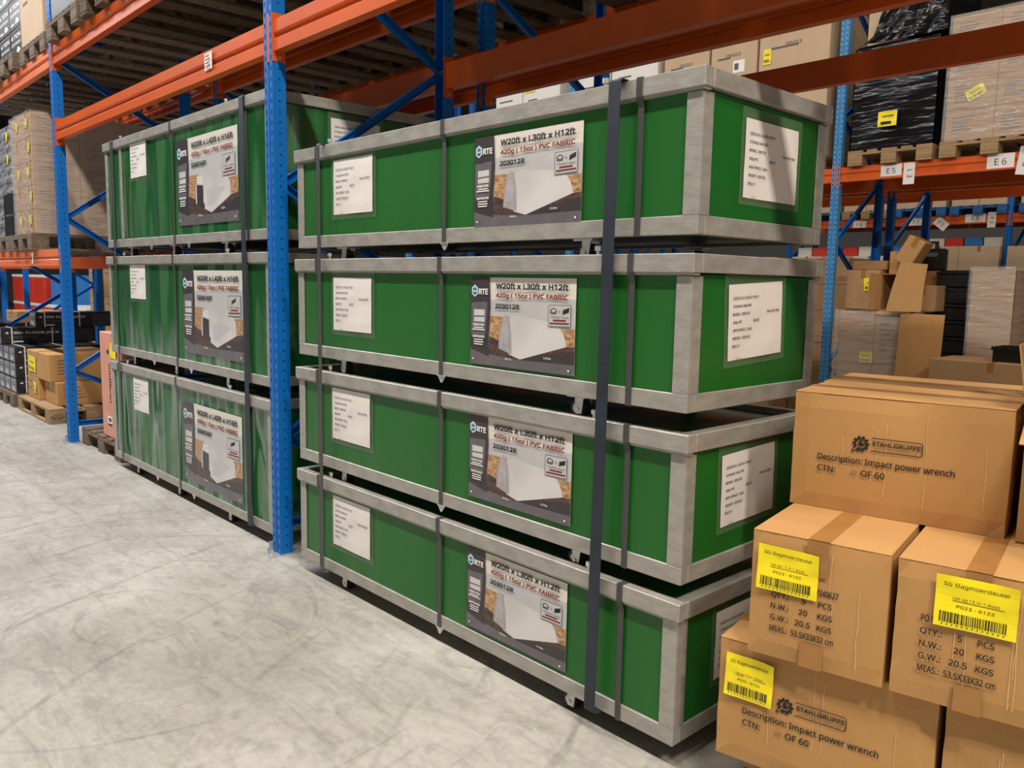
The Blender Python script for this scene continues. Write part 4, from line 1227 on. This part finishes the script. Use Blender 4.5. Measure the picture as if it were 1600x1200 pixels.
part('tub', b, t); part('rim', MB().box(-.012, .272, -.012, 0, .10, .13, 'black_plastic').box(-.012, .272, .3, .312, .10, .13, 'black_plastic').box(-.012, 0, 0, .3, .10, .13, 'black_plastic').box(.26, .272, 0, .3, .10, .13, 'black_plastic'), t)
carton(-1.50, 5.86, .1447, 1.0, .6, .655, 'wide kraft carton under the black bin, in the rear aisle', 'card_dull')
pallet(-1.06, 5.85, 0, 'pallet in the rear aisle under the wide kraft carton', 1.1, .7, 'wood')
t = carton(-.62, 6.45, .1447, .7, .8, 1.25, 'tall kraft carton right of the black bin, across the rear aisle', 'card', bars=2)
pallet(-.27, 6.42, 0, 'pallet under the tall kraft carton right of the black bin', .8, 1.2, 'wood')
# hidden-bay brown stack between the crates and the post
for r in range(6):
    carton(-3.40, 6.9, .0 + r * .29, .62, .8, .288, 'dull brown carton stacked behind the pale blue post, %s from the floor' % ORD[r], 'card_dull', tape=False, bars=1, seed=r)
    carton(-4.04, 6.5, .0 + r * .29, .62, .8, .288, 'dull brown carton stacked beyond the green crates, %s from the floor' % ORD[r], 'card_dull', tape=False, bars=1, seed=r + 1)
# last row
for i in range(3):
    for r in range(2):
        carton(-4.19 + i * .60, 12.5, .0 + r * 1.06, .595, .9, 1.055, 'tall plain kraft carton of the last row, %s along, %s' % (ORD[i], 'upper' if r else 'lower'), 'card_pale') if i < 2 else None
for i in range(4):
    carton(-6.54 + i * .585, 12.62, .0, .58, .9, 1.98 - .0, 'tall pale carton in the last row left of the plain pair, %s along' % ORD[i], 'card_pale' if i % 2 else 'white_card')
carton(-2.86, 12.4, 0, .9, 1.0, 2.1, 'tall plain kraft carton right of the last row post', 'card_pale')
carton(-2.86 + .92, 12.4, 0, .9, 1.0, 2.1, 'second tall plain kraft carton right of the last row post', 'card_pale')
cols = ('white_card', 'red', 'bin_blue', 'red', 'white_card', 'black_card', 'bin_blue', 'red', 'white_card', 'red', 'bin_blue', 'white_card')
for i in range(12):
    z = 2.121 if -4.14 <= -6.3 + i * .28 < -2.93 else 1.982
    carton(-6.5 + i * .29, 12.75, z, .27, .6, .17 if z < 2 else .14, 'small %s box on the last row cartons, %s in line' % ({'white_card': 'white', 'red': 'red', 'bin_blue': 'blue', 'black_card': 'black'}[cols[i]], (ORD + ['eleventh', 'twelfth'])[i]), cols[i], tape=False)
for i in range(4):
    key = ('wood_blue', 'wood', 'wood_blue', 'wood_blue')[i]
    px = FX[1] + .55 + i * .90
    pallet(px, 12.55, TOPA, '%s pallet on the last row beam, %s along' % ('blue painted' if key == 'wood_blue' else 'brown', ORD[i]), .84, 1.2, key)
    for c in range(2):
        carton(px - .41 + c * .41, 12.6, TOPA + .146, .40, 1.0, .6, 'pale carton on the last row beam, %s pallet, %s' % (ORD[i], 'second on it' if c else 'first on it'), 'card_pale')
for i in range(3):
    px = FX[2] + .55 + i * .90
    pallet(px, 12.55, TOPA, 'blue painted pallet right of the last row post, %s along' % ORD[i], .84, 1.2, 'wood_blue')
    carton(px - .41, 12.6, TOPA + .146, .82, 1.0, .6, 'pale carton on the blue pallets right of the last row post, %s along' % ORD[i], 'card_pale')
